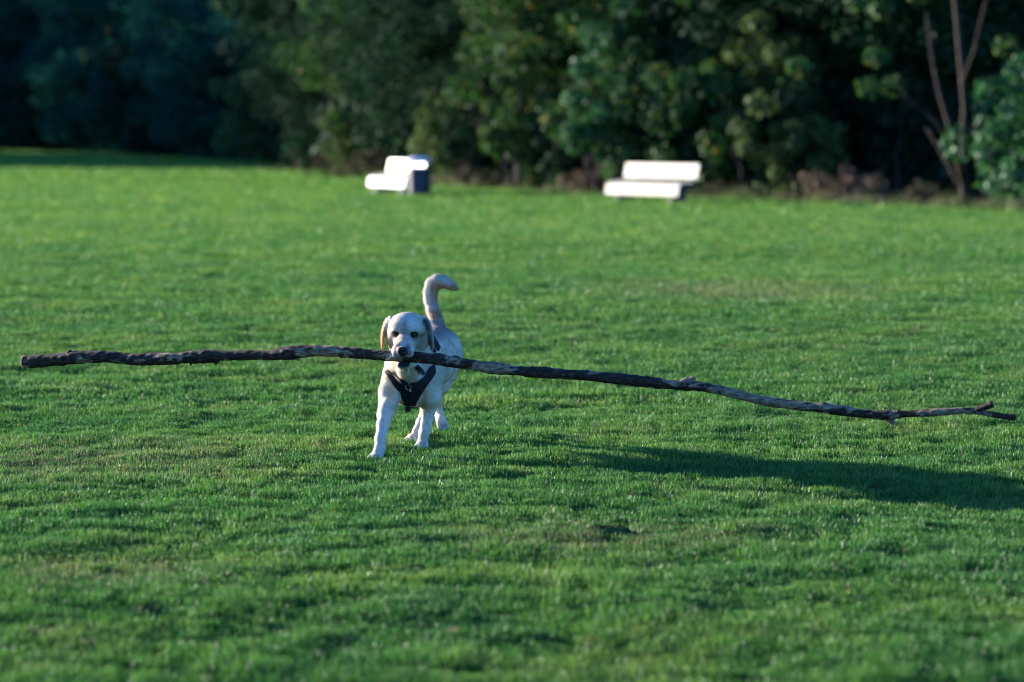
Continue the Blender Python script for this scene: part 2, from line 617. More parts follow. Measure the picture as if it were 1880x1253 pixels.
def proto(kind):
    if kind in PROTO:
        return PROTO[kind]
    if kind == 'oak':
        cm, C = crown_mesh(31, 4.0, 4.6, 5.6, 130, 0.85, 30000, 0.155, low=0.9); tm = trunk_mesh(1, 8.5, .26, C)
    elif kind == 'oak2':
        cm, C = crown_mesh(32, 3.4, 5.2, 5.9, 120, 0.8, 27000, 0.155, low=0.6); tm = trunk_mesh(2, 9.0, .22, C)
    elif kind == 'spruce':
        rs = np.random.RandomState(33)
        n = 150
        z = rs.uniform(0.5, 15, n); a = rs.uniform(0, 6.283, n)
        rr = (3.6 * (1 - z / 16.5) + 0.3) * rs.uniform(0.5, 1.05, n)
        C = np.stack([rr * np.cos(a), rr * np.sin(a), z - 0.12 * rr], 1)
        V, F = leaf_cloud(rs, C, 0.95 * rs.uniform(.7, 1.2, n), 13000, 0.34, flat=0.9)
        cm = np_mesh("crown", V, F); tm = trunk_mesh(3, 15, .26, C[C[:, 2] < 12], 12)
    elif kind == 'far':
        cm, C = crown_mesh(34, 6.0, 8.0, 8.5, 110, 1.7, 14000, 0.42, low=1.0); tm = trunk_mesh(4, 14, .36, C)
    elif kind == 'shrub':
        cm, C = crown_mesh(35, 1.15, 1.25, 1.25, 46, 0.36, 6500, 0.125, low=0.15); tm = trunk_mesh(5, 1.8, .05, C, 5, 3)
    elif kind == 'shrub2':
        cm, C = crown_mesh(36, 1.0, 1.6, 1.6, 44, 0.34, 6500, 0.12, low=0.15); tm = trunk_mesh(6, 2.4, .05, C, 5, 3)
    elif kind == 'bush':
        cm, C = crown_mesh(37, 3.4, 3.0, 2.7, 80, 0.9, 9000, 0.30, low=0.3); tm = trunk_mesh(7, 4.0, .14, C, 6, 3)
    elif kind == 'bracken':
        rs = np.random.RandomState(38)
        n = 30
        x_ = rs.normal(0, .6, n)
        C = np.stack([x_, rs.normal(0, .3, n), rs.uniform(0.02, 0.62, n) * np.exp(-(x_ / .7) ** 2)], 1)
        V, F = leaf_cloud(rs, C, 0.15 * np.ones(n), 3000, 0.06)
        cm = np_mesh("frond_mass", V, F); tm = None
    PROTO[kind] = [cm, tm, None]
    return PROTO[kind]


TREE_NO = [0]


def plant(name, kind, px, Y, scale, leaf, label, group, cat='tree', rz=None, sz=None, dx=0.0):
    """px is the column of the photograph where the stem stands, Y its distance"""
    cm, tm, _ = proto(kind)
    TREE_NO[0] += 1
    x = (px - 940) / F_PX * Y + dx
    z = float(ground_h(x, Y))
    rz = random.Random(TREE_NO[0] * 7).uniform(0, 6.283) if rz is None else rz
    root = empty(name, (x, Y, z), rz)
    root.scale = (scale, scale, scale * (sz or 1))
    tag(root, label, cat, group)
    for nm, me, mt in (('crown', cm, ML[leaf]), ('trunk', tm, MB)):
        if me is None: continue
        if not me.materials:
            me.materials.append(mt)
        o = bpy.data.objects.new(nm, me)
        COL.objects.link(o)
        o.parent = root
        if o.material_slots[0].material != mt:
            o.material_slots[0].link = 'OBJECT'
            o.material_slots[0].material = mt
    return root


G1 = "tall leafy trees along the edge of the field"
G2 = "dark trees of the far shaded wood"
G3 = "shrubs at the foot of the trees"
# front row (individuals the photo lets one find)
plant('leafy_tree', 'oak', 742, 86, 1.0, 'green', "broad tree with sunlit left side above the left bench, where the wood steps forward", G1)
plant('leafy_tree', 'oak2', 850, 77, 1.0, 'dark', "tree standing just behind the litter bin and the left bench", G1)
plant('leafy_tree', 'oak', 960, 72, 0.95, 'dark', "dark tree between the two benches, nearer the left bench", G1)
plant('leafy_tree', 'oak2', 1065, 66, 0.95, 'green', "tree between the two benches, nearer the right bench", G1)
plant('leafy_tree', 'oak', 1215, 63, 0.9, 'green', "leafy tree rising directly behind the right bench", G1)
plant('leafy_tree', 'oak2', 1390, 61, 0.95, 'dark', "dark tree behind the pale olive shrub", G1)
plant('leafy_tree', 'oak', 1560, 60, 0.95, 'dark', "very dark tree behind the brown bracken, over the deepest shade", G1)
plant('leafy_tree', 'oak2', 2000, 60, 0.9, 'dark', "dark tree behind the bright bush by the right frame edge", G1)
plant('leafy_tree', 'oak', 2330, 56, 0.95, 'green', "tree just outside the view beyond the bright bush", G1)
plant('leafy_tree', 'oak2', 1690, 58, 0.8, 'green', "green tree behind the bare forked stems", G1)
# second and third rows fill the wood behind
k = 0
fill_lab = ["dark tree deep in the wood behind the first row of trees"]
for row, (dy, kind, n) in enumerate(((9, 'oak', 9), (18, 'far', 8), (34, 'far', 8))):
    for i in range(n):
        px = 640 + (i + 0.5 * (row % 2)) * (1500 / n)
        x0 = (px - 940) / F_PX * 70
        Y = treeline_y(x0) + dy + (i * 37 % 5)
        if px > 1550: Y = max(Y, 62 + dy * .5)
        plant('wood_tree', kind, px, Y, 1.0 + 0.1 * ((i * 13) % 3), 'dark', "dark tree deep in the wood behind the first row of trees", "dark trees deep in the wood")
# far left wood, in shade
far = [(-420, 265, 1.1, 'far'), (-250, 250, 1.0, 'spruce'), (-120, 235, 1.15, 'far'), (-30, 215, 1.1, 'spruce'), (60, 205, 1.05, 'far'), (135, 196, 1.0, 'spruce'), (205, 184, 0.95, 'far'),
       (300, 172, 0.95, 'spruce'), (365, 160, 0.8, 'far'), (450, 148, 0.85, 'spruce'), (520, 138, 0.75, 'far'), (590, 122, 0.62, 'far')]
for i, (px, Y, s, kd) in enumerate(far):
    plant('far_spruce' if kd == 'spruce' else 'far_tree', kd, px, Y, s, 'haze_blue',
          "dark hazy blue green conifer in the far shaded wood" if kd == 'spruce' else "round crowned dark tree in the far shaded wood", G2 if kd != 'spruce' else "conifers of the far shaded wood")
for i in range(11):
    px = -380 + i * 100
    plant('far_tree', 'far', px, 268 - i * 9.5, 1.35, 'haze_blue', "round crowned dark tree in the far shaded wood", G2)
for i in range(9):
    px = -500 + i * 150
    plant('far_tree', 'far', px, 300 - i * 7, 1.7, 'dark', "round crowned dark tree in the far shaded wood", G2)
# the wood's left limb, whose long shadow lies over the far end of the field
for i, (x_, y_, sc_) in enumerate([(-62, 147, .95), (-70, 158, 1.1), (-57, 166, .9), (-78, 172, 1.2), (-63, 182, 1.05), (-52, 190, .9), (-84, 190, 1.2), (-68, 204, 1.1), (-56, 214, 1.0), (-90, 160, 1.2), (-80, 146, 1.1), (-98, 176, 1.2), (-76, 222, 1.2)]):
    plant('far_tree', 'far', 940 + x_ / y_ * F_PX, y_, sc_, 'dark', "round crowned dark tree of the wood's left limb", "trees of the wood's left limb")
for i in range(18):
    px_ = -660 + i * 66
    Y_ = float(np.interp(px_, [p_ for p_, q_ in TL], [q_ for p_, q_ in TL])) + 3 + (i % 3) * 2
    plant('bush', 'bush', px_, Y_, 1.15 + .2 * (i % 2), 'haze_blue' if i % 3 else 'dark', "low dark bush closing the foot of the far shaded wood", "bushes at the foot of the far wood", 'bush')
# bushes in front of the far wood
plant('bush', 'bush', 330, 150, 1.0, 'haze_blue', "wide rounded hazy blue green bush under the far wood", G3, 'bush')
plant('bush', 'bush', 420, 132, 0.85, 'haze_blue', "smaller rounded bush between the wide hazy blue green bush and the olive one", G3, 'bush')
plant('bush', 'bush', 505, 116, 0.72, 'olive', "olive rounded bush left of the sunlit broad tree", G3, 'bush', sz=1.15)
plant('bush', 'bush', 595, 104, 0.75, 'dark', "dark low bush at the foot of the sunlit broad tree", G3, 'bush')
# shrubs of the near edge
S = [
    ('shrub', 655, 86, 1.0, 'olive', "scrubby olive shrub left of the left bench"),
    ('shrub', 812, 72, 0.75, 'olive', "small yellowish pointed shrub right of the litter bin", 1.35),
    ('shrub2', 880, 69, 1.0, 'dark', "dark upright shrub right of the small yellowish one", 1),
    ('shrub2', 975, 64.5, 1.25, 'green', "tall narrow green shrub midway between the benches", 1),
    ('shrub', 1055, 63, 0.95, 'dark', "dark shrub left of the sunny shrub by the right bench", 1),
    ('shrub2', 1125, 61, 1.35, 'bright', "bright green tall shrub behind the left end of the right bench", 1),
    ('shrub', 1205, 60, 1.3, 'green', "green shrub directly behind the right bench", 1.1),
    ('shrub', 1300, 58.5, 1.1, 'green', "green shrub just right of the right bench", 1.2),
    ('shrub2', 1420, 57.2, 1.25, 'olive', "pale olive bushy shrub, tallest right of the right bench", .95),
    ('shrub', 1475, 56.5, 0.8, 'olive', "low olive shrub leaning on the pale olive one", 1),
    ('shrub', 1560, 58, 1.0, 'dark', "dark shrub behind the brown bracken", 1),
    ('shrub2', 1665, 57, 1.2, 'dark', "dark shrub left of the bare forked trunk", 1),
]
for s_ in S:
    kd, px, Y, sc, lf, lb = s_[:6]
    plant('shrub', kd, px, Y, sc, lf, lb, G3, 'shrub', sz=s_[6] if len(s_) > 6 else 1)
plant('bush', 'bush', 1910, 49.0, 0.47, 'bright', "bright green bush at the right end of the tree line", G3, 'bush', sz=1.15)
plant('bush', 'bush', 2050, 48.0, 0.55, 'bright', "bright green bush beyond the right frame edge", G3, 'bush', sz=1.2)
# brown bracken at the foot
BR = [(1545, 54.6, 1.25, 'bracken', "tallest brown bracken clump in front of the deep shade"), (1605, 54.0, 1.0, 'bracken', "lower brown bracken clump right of the tallest one"),
      (1320, 57.2, .6, 'drygrass', "dry pale clump beside the right bench"),
      (1060, 61.2, .9, 'bracken', "brown clump left of the right bench"), (905, 66.0, .7, 'drygrass', "dry clump right of the left bench"),
      (860, 68.2, .9, 'drygrass', "dry pale clump close to the litter bin"), (640, 88.0, 1.5, 'drygrass', "wide dry clump left of the left bench"), (590, 95.0, 1.6, 'bracken', "wide brown clump at the corner of the wood"), (690, 82.5, 1.5, 'drygrass', "dry clump behind the left bench"),
      (1690, 51.8, .8, 'drygrass', "dry grassy clump left of the bare forked trunk")]
for px, Y, sc, lf, lb in BR:
    plant('bracken_clump', 'bracken', px, Y, sc, lf, lb, "dry clumps along the tree line", 'bracken')


def fringe():
    rs = np.random.RandomState(51)
    n = 9000
    x = rs.uniform(-9, 12.5, n)
    y = np.interp(x, TLX, TLY) + rs.normal(.1, .45, n)
    V, F = [], []
    h = rs.uniform(.06, .24, n) * (1 + .8 * np.clip(NS(52, 1.5)(x, y), -.6, 1))
    a = rs.uniform(0, 6.283, n); ln = rs.uniform(0, .5, n) * h
    z = ground_h(x, y)
    w = .012
    P = np.stack([np.stack([x - np.sin(a) * w, y + np.cos(a) * w, z - .02], 1), np.stack([x + np.sin(a) * w, y - np.cos(a) * w, z - .02], 1), np.stack([x + np.cos(a) * ln, y + np.sin(a) * ln, z + h], 1)], 1)
    me = np_mesh("long_grass", P.reshape(-1, 3), np.arange(3 * n).reshape(-1, 3))
    tag(link("long_grass", me, mat_leaf("leaf_long_grass", (.03, .06, .02), (.07, .11, .03), (.16, .15, .06), trans=.35)), "fringe of longer unmown grass along the foot of the trees", 'grass', kind='stuff')


fringe()


# the bare forked tree by the right edge: stems and limbs traced at its own distance
def bare_tree():
    Y0 = 50.3
    root = empty('forked_tree', W(1772, 378, Y0))
    root.location.z = 0
    tag(root, "tree with pale bare forked stems beside the bright bush", 'tree', G1)
    V, F = [], []
    o0 = Vector(root.location)
    def P(px, py, dy=0.0): return W(px, py, Y0 + dy) - o0
    tube(V, F, [P(1772, 385), P(1771, 330), P(1768, 270, .2), P(1772, 200, .3), P(1765, 120, .4), P(1757, 40, .5), P(1750, -40, .6), P(1740, -160, .8)], [.13, .085, .07, .065, .06, .05, .045, .03], 9)
    me = mesh_from("trunk", V, F)
    link('trunk', me, MB, root, smooth=True)
    for pts, rr in (([(1771, 345, 0), (1758, 290, -.2), (1745, 235, -.3), (1725, 170, -.4), (1712, 110, -.5), (1700, 20, -.6)], [.075, .065, .058, .045, .03, .015]),
                    ([(1760, 300, -.1), (1735, 245, -.4), (1705, 210, -.7), (1675, 190, -.9), (1640, 150, -1.1)], [.045, .038, .03, .022, .01]),
                    ([(1769, 360, 0), (1745, 310, .4), (1722, 270, .6), (1700, 235, .8)], [.045, .034, .022, .01]),
                    ([(1768, 150, .3), (1790, 90, .1), (1805, 20, 0), (1830, -60, 0)], [.04, .03, .022, .01])):
        V, F = [], []
        tube(V, F, [P(*p) for p in pts], rr, 7)
        link('limb', mesh_from("limb", V, F), MB, root, smooth=True)
    rs = np.random.RandomState(9)
    n = 60
    C = np.stack([rs.normal(-0.2, 1.7, n), rs.normal(1.4, 1.2, n), np.concatenate([rs.uniform(5.0, 9.5, n - 14), rs.uniform(2.4, 5.0, 14)])], 1)
    C[-14:, 0] += rs.uniform(-1.2, .6, 14); C[-14:, 1] = rs.uniform(-.4, .6, 14)
    cr_ = np.concatenate([np.full(n - 14, .6), np.full(14, .28)])
    Vn, Fn = leaf_cloud(rs, C, cr_, 9000, 0.15)
    link('crown', np_mesh("crown", Vn, Fn), ML['green'], root)


bare_tree()


# ------------------------------------------------------------------ benches and bin
M_ = Mat("bench_white_paint")
tc = M_.n("ShaderNodeTexCoord").outputs["Object"]
nz = M_.noise(tc, 12, 5, 0.6)
M_.principled(M_.ramp(nz, [(0.3, (0.33, 0.285, 0.22)), (0.6, (0.45, 0.395, 0.31))]), 0.45, bump=nz, bump_strength=0.15, bump_dist=0.005)
M_WHITE = M_.m
M_ = Mat("bench_dark_metal"); M_.principled((0.02, 0.022, 0.028), 0.5, bump=M_.noise(None, 30), bump_strength=0.1); M_DARK = M_.m
M_ = Mat("bench_concrete"); nz = M_.noise(M_.n("ShaderNodeTexCoord").outputs["Object"], 9, 6, .7)
M_.principled(M_.ramp(nz, [(0.3, (0.26, 0.27, 0.27)), (0.7, (0.46, 0.46, 0.44))]), 0.85, bump=nz, bump_strength=.4); M_CONC = M_.m
M_ = Mat("bin_navy_plastic"); M_.principled((0.012, 0.02, 0.055), 0.4, bump=M_.noise(None, 40), bump_strength=.05); M_NAVY = M_.m
M_ = Mat("bin_pale_lid"); M_.principled((0.62, 0.62, 0.68), 0.35, bump=M_.noise(None, 40), bump_strength=.05); M_LID = M_.m


def box(name, size, loc, mat, parent, rot=(0, 0, 0), bev=0.006):
    import bmesh
    bm = bmesh.new()
    bmesh.ops.create_cube(bm, size=1.0)
    bmesh.ops.scale(bm, vec=size, verts=bm.verts)
    bmesh.ops.bevel(bm, geom=list(bm.edges), offset=bev, segments=2, affect='EDGES', profile=0.6)
    me = bpy.data.meshes.new(name)
    bm.to_mesh(me); bm.free()
    o = link(name, me, mat, parent, smooth=False)
    o.location = loc; o.rotation_euler = rot
    return o


def bench(loc, yaw, label, length=2.35, legmat=None):
    """local: length along X, front towards -Y"""
    root = empty('park_bench', loc, yaw)
    tag(root, label, 'bench', "white benches facing the field")
    # seat planks, rolling down at the front edge
    prof = [(0.20, 0.455, 0), (0.075, 0.445, 4), (-0.05, 0.445, -3), (-0.165, 0.425, -22), (-0.235, 0.335, -72), (-0.255, 0.215, -86)]
    for y, z, a in prof:
        box('seat_plank', (length, 0.115, 0.04), (0, y, z), M_WHITE, root, (R(-a), 0, 0))
    for i, (y, z) in enumerate(((0.30, 0.590), (0.326, 0.697), (0.352, 0.804))):
        box('back_plank', (length, 0.035, 0.112), (0, y, z), M_WHITE, root, (R(-14), 0, 0))
    for s in (-1, 1):
        x = s * (length / 2 - 0.32)
        box('leg', (0.09, 0.42, 0.40), (x, 0.0, 0.19), legmat or M_DARK, root)
        box('back_support', (0.06, 0.05, 0.60), (x, 0.362, 0.55), M_DARK, root, (R(-14), 0, 0))
        box('foot', (0.12, 0.62, 0.07), (x, 0.04, 0.02), legmat or M_DARK, root)
        box('arm_bracket', (0.06, 0.34, 0.05), (x, 0.22, 0.40), M_DARK, root)
    return root


p = W(1194, 364, 53.8)
bench((p.x, 53.8, 0.0), R(-52), "white slatted bench with dark legs, the nearer and wider of two", 2.45)
p = W(726, 345, 61.5)
bench((p.x, 61.5, 0.0), R(-62), "white slatted bench beside the navy litter bin, the farther of two", 2.2, M_CONC)


def litter_bin():
    p = W(770, 345, 60.0)
    root = empty('litter_bin', (p.x, 60.0, 0), 0.2)
    tag(root, "navy litter bin with pale hooded lid at the right end of the farther bench", 'bin')
    V, F = [], []
    tube(V, F, [(0, 0, 0), (0, 0, .05), (0, 0, .62), (0, 0, .66)], [.25, .27, .285, .28], 20)
    link('body', mesh_from('bin_body', V, F), M_NAVY, root, smooth=False)
    V, F = [], []
    tube(V, F, [(0, 0, .80), (0, 0, .86), (0, 0, .93), (0, 0, .95)], [.31, .31, .24, .12], 20)
    link('lid', mesh_from('bin_lid', V, F), M_LID, root)
    for a in (0.6, 2.2, 3.8, 5.4):
        box('lid_post', (.045, .045, .18), (.24 * math.cos(a), .24 * math.sin(a), .73), M_NAVY, root)
    V, F = [], []
    tube(V, F, [(0, 0, .655), (0, 0, .69)], [.27, .22], 20)
    link('rim', mesh_from('bin_rim', V, F), M_LID, root)


litter_bin()

# ------------------------------------------------------------------ clods and fallen leaves on the turf
def clods():
    M = Mat("soil_clod")
    tcx = M.n("ShaderNodeTexCoord").outputs["Object"]
    nzx = M.noise(tcx, 26, 5, .7)
    M.principled(M.ramp(nzx, [(.3, (.016, .020, .008)), (.5, (.035, .050, .016)), (.7, (.07, .11, .03))]), .95, bump=nzx, bump_strength=.8, bump_dist=.01, spec=.1)
    spots = [(1112, 985, .105, "dark torn up clod of turf in the lower middle of the field"), (836, 581, .085, "dark soil clod just right of the dog's tail"), (1094, 661, .10, "flat dark clod above the middle of the stick"),
             (372, 757, .085, "flat dark clod below the thick end of the stick"), (285, 1126, .12, "broad dark hollow clod at the lower edge of the near turf"), (1120, 627, .07, "small dark clod farther up the field from the stick"),
             (1604, 902, .07, "small clod inside the dog's long shadow"), (70, 545, .11, "dark clod far left beyond the stick's thick end")]
    for i, (px, py, r_, lb) in enumerate(spots):
        y = ground_y(py); x = W(px, py, y).x
        rs = np.random.RandomState(60 + i)
        V, F = [], []
        nr, ns = 7, 20
        V.append((0, 0, .018))
        for a in range(1, nr + 1):
            for b in range(ns):
                t = 2 * math.pi * b / ns
                q = .75 * r_ * a / nr * (1 + .25 * rs.normal() * (a > 3) * .5)
                V.append((q * math.cos(t) * 1.3, q * math.sin(t), (.020 * (1 - (a / nr) ** 2) + rs.normal(0, .006) * (a < nr)) - .012 * (a == nr)))
        for b in range(ns):
            F.append((0, 1 + b, 1 + (b + 1) % ns))
            for a in range(nr - 1):
                p0 = 1 + a * ns
                F.append((p0 + b, p0 + ns + b, p0 + ns + (b + 1) % ns, p0 + (b + 1) % ns))
        o = link('soil_clod', mesh_from("soil_clod", V, F), M.m)
        o.location = (x, y, float(ground_h(x, y)) + .006)
        o.rotation_euler = (0, 0, rs.uniform(0, 6.28))
        tag(o, lb, 'soil clod', "dark clods dotted over the turf")
    # small fallen leaves, far too many and small to count
    rs = np.random.RandomState(77)
    n = 420
    y = rs.uniform(7, 26, n); x = rs.uniform(-1, 1, n) * (.23 * y + 1)
    z = ground_h(x, y) + rs.uniform(.010, .024, n)
    C = np.stack([x, y, z], 1)
    V, F = leaf_cloud(rs, C, np.zeros(n) + .001, n, .028, flat=2.5)
    ML2 = mat_leaf("fallen_leaf", (.10, .03, .012), (.20, .09, .03), (.32, .22, .07), trans=.3, gloss=.03)
    o = link('fallen_leaves', np_mesh("fallen_leaves", V, F), ML2)
    tag(o, "scattered small brown and rust fallen leaves on the turf", 'fallen leaves', kind='stuff')


clods()

#DOGBEGIN#
# ------------------------------------------------------------------ the stick
S_MOUTH = W(745, 653, 11.755)
S_T = math.tan(R(24))


def stick_depth(px):
    k_ = (px - 940) / F_PX
    return (S_MOUTH.y + S_T * S_MOUTH.x) / (1 + S_T * k_)


STICK = [(43, 665, 24), (60, 664.5, 25), (100, 661, 24.5), (128, 658, 25.5), (187, 655.5, 22), (243, 659, 22.5), (280, 660, 24), (318, 659.5, 23.5), (348, 655.5, 23.5), (392, 654, 23.5),
         (444, 653, 20), (497, 652, 21), (541, 648.5, 24.5), (578, 645, 22), (616, 645.5, 19.5), (653, 649.5, 19.5), (690, 652, 18.5), (725, 654, 18.5), (765, 655.5, 19.5), (796, 658, 20.5), (827, 664, 22),
         (860, 669.5, 19.5), (900, 675, 22), (946, 680.5, 20.5), (1005, 683.5, 20.5), (1063, 690, 19.5), (1122, 694.5, 21), (1151, 697, 21.5), (1210, 704, 21.5), (1239, 707, 20.5), (1277, 708.5, 19.5),
         (1334, 719, 19), (1384, 731, 18.5), (1451, 743.5, 19), (1518, 750, 19.5), (1552, 756, 19), (1602, 760.5, 17.5), (1635, 765, 20), (1652, 762, 15), (1702, 758.5, 14.5), (1752, 756, 14), (1793, 755, 12.5)]


def stick_point(px, py):
    return W(px, py, stick_depth(px))


def vnoise3(seed, wl, n=10):
    r = np.random.RandomState(seed)
    K = r.normal(size=(n, 3)); K /= np.linalg.norm(K, axis=1)[:, None]; K *= 2 * np.pi / (wl * r.uniform(.6, 1.7, (n, 1)))
    ph = r.uniform(0, 6.283, n)
    return lambda P: np.sin(np.asarray(P) @ K.T + ph).sum(1) / math.sqrt(n / 2)


def rough_limb(name, pts, mat, parent, seg=18, step=0.012, rough=1.0, seed=3, capdark=None):
    """pts: [(Vector, radius)] -> a bark covered limb with bumps, closed ends"""
    P = np.array([list(p) for p, r_ in pts]); Rr = np.array([r_ for p, r_ in pts])
    d = np.concatenate([[0], np.cumsum(np.linalg.norm(np.diff(P, axis=0), axis=1))])
    n = max(4, int(d[-1] / step))
    t = np.linspace(0, d[-1], n)
    # smooth resampling (Catmull-Rom through numpy by two passes of averaging)
    Q = np.stack([np.interp(t, d, P[:, i]) for i in range(3)], 1)
    rr = np.interp(t, d, Rr)
    for _ in range(4):
        Q[1:-1] = (Q[:-2] + 2 * Q[1:-1] + Q[2:]) / 4
    rs = np.random.RandomState(seed)
    wob = np.stack([np.interp(t, np.linspace(0, d[-1], max(4, int(d[-1] / .10))), rs.normal(0, .0022, max(4, int(d[-1] / .10)))) for _ in range(3)], 1) * rough
    Q = Q + wob
    T = np.gradient(Q, axis=0); T /= np.linalg.norm(T, axis=1)[:, None]
    U = np.cross(T, [0, 0, 1.0]); U /= np.linalg.norm(U, axis=1)[:, None]
    Wv = np.cross(U, T)
    a = np.arange(seg) * 2 * np.pi / seg
    D = U[:, None, :] * np.cos(a)[None, :, None] + Wv[:, None, :] * np.sin(a)[None, :, None]
    base = Q[:, None, :] + D * rr[:, None, None]
    n1, n2, n3 = vnoise3(seed, .16), vnoise3(seed + 1, .045), vnoise3(seed + 2, .016)
    fl = base.reshape(-1, 3)
    st = fl.copy()
    disp = (0.07 * n1(st) + 0.028 * n2(st) + 0.028 * n3(st))
    # flaking bark plates: a step where the bark is missing
    plate = np.clip((n1(st * 1.3 + 5) + .6 * n2(st + 3) - 0.25) * 6, 0, 1)
    disp = disp * rough - plate * 0.05 * rough
    V = fl + D.reshape(-1, 3) * (disp * np.repeat(rr, seg))[:, None]
    k = np.arange(n - 1)[:, None] * seg + np.arange(seg)[None, :]
    k2 = np.arange(n - 1)[:, None] * seg + (np.arange(seg)[None, :] + 1) % seg
    Fq = np.stack([k, k2, k2 + seg, k + seg], -1).reshape(-1, 4)
    V = np.concatenate([V, [Q[0] - T[0] * .002, Q[-1] + T[-1] * .002]])
    F = [tuple(f) for f in Fq]
    c0, c1 = n * seg, n * seg + 1
    for i in range(seg):
        F.append((c0, (i + 1) % seg, i)); F.append((c1, (n - 1) * seg + i, (n - 1) * seg + (i + 1) % seg))
    me = mesh_from(name, V, F)
    at = me.color_attributes.new("bare", 'FLOAT_COLOR', 'POINT')
    pl = np.concatenate([plate, [1, 1]])
    cc = np.stack([pl, pl, pl, np.ones_like(pl)], 1).astype(np.float32)
    at.data.foreach_set("color", cc.ravel())
    return link(name, me, mat, parent, smooth=True)


def mat_stick():
    M = Mat("rough_dark_bark")
    p = M.pos()
    bare = M.n("ShaderNodeVertexColor", layer_name="bare").outputs[0]
    mp = M.n("ShaderNodeMapping"); mp.inputs["Scale"].default_value = (0.22, 1, 1.2)
    M.l(p, mp.inputs[0])
    fine = M.noise(mp.outputs[0], 60, 6, 0.7)
    mp2 = M.n('ShaderNodeMapping'); mp2.inputs['Scale'].default_value = (0.55, 1, 1.6); M.l(p, mp2.inputs[0])
    big = M.noise(mp2.outputs[0], 3.6, 8, .62)
    med = M.noise(mp.outputs[0], 16, 4, .6)
    bark = M.ramp(fine, [(0.34, (0.006, 0.004, 0.003)), (0.50, (0.026, 0.013, 0.008)), (0.62, (0.080, 0.042, 0.026)), (0.75, (0.17, 0.105, 0.07))])
    wood = M.ramp(fine, [(0.34, (0.035, 0.020, 0.012)), (0.46, (0.17, 0.105, 0.064)), (0.68, (0.44, 0.31, 0.205))])
    f = M.ramp(M.math('ADD', M.math('ADD', M.math('MULTIPLY', big, .86), M.math('MULTIPLY', med, .04)), M.math('ADD', M.math('MULTIPLY', fine, .10), M.math('MULTIPLY', bare, .05))), [(0.53, (0, 0, 0)), (0.552, (1, 1, 1))])
    c = M.mix(f, bark, wood)
    M.principled(c, 0.8, bump=M.math('ADD', fine, M.math('MULTIPLY', med, 1.5)), bump_strength=0.9, bump_dist=0.006, spec=0.3)
    return M.m


M_STICK = mat_stick()


def build_stick():
    root = empty('long_stick', S_MOUTH)
    tag(root, "very long knobbly branch with flaking dark bark carried crosswise in the dog's mouth", 'stick')
    o = Vector(S_MOUTH)
    pts = [(stick_point(x, y) - o, w_ / 2 * stick_depth(x) / F_PX) for x, y, w_ in STICK]
    rough_limb('main_stem', pts, M_STICK, root)
    m = lambda x, y, w_, dy=0: (W(x, y, stick_depth(x) + dy) - o, w_ / 2 * stick_depth(x) / F_PX)
    rough_limb('prong', [m(1788, 755, 11), m(1806, 747, 10.5), (m(1825, 742, 10)[0], m(0, 0, 10)[1])], M_STICK, root, seg=12, step=.006, seed=11)
    rough_limb('prong', [m(1788, 755, 12), m(1815, 761, 10), m(1845, 765, 10), m(1858, 766.5, 12.5), m(1865, 767, 12)], M_STICK, root, seg=12, step=.006, seed=14)
    for i, pp in enumerate(([(1252, 706, 16), (1262, 699, 12), (1274, 696, 8)], [(1526, 752, 9), (1536, 744, 5), (1541, 738, 3.5)], [(1630, 765, 20), (1636, 773, 15), (1640, 779, 8)], [(1646, 762, 14), (1650, 757, 10), (1652, 753, 6)],
                            [(300, 662, 22), (305, 655, 12), (308, 651, 6)], [(348, 660, 14), (350, 667, 7), (351, 671, 4)], [(574, 645, 20), (576, 638, 12), (578, 634, 7)], [(1180, 700, 18), (1186, 695, 13), (1190, 692, 8)], [(126, 655, 16), (128, 648, 10), (130, 645, 6)],
                            [(540, 652, 20), (545, 658, 12), (548, 661, 6)], [(855, 667, 18), (840, 658, 8), (834, 655, 4)], [(1552, 752, 14), (1556, 749, 9), (1558, 747, 5)], [(1075, 686, 16), (1078, 682, 11), (1080, 680, 6)], [(395, 660, 16), (398, 665, 10), (400, 668, 5)])):
        rough_limb('knot', [m(*q) for q in pp], M_STICK, root, seg=10, step=.005, seed=40 + i, rough=1.3)


build_stick()


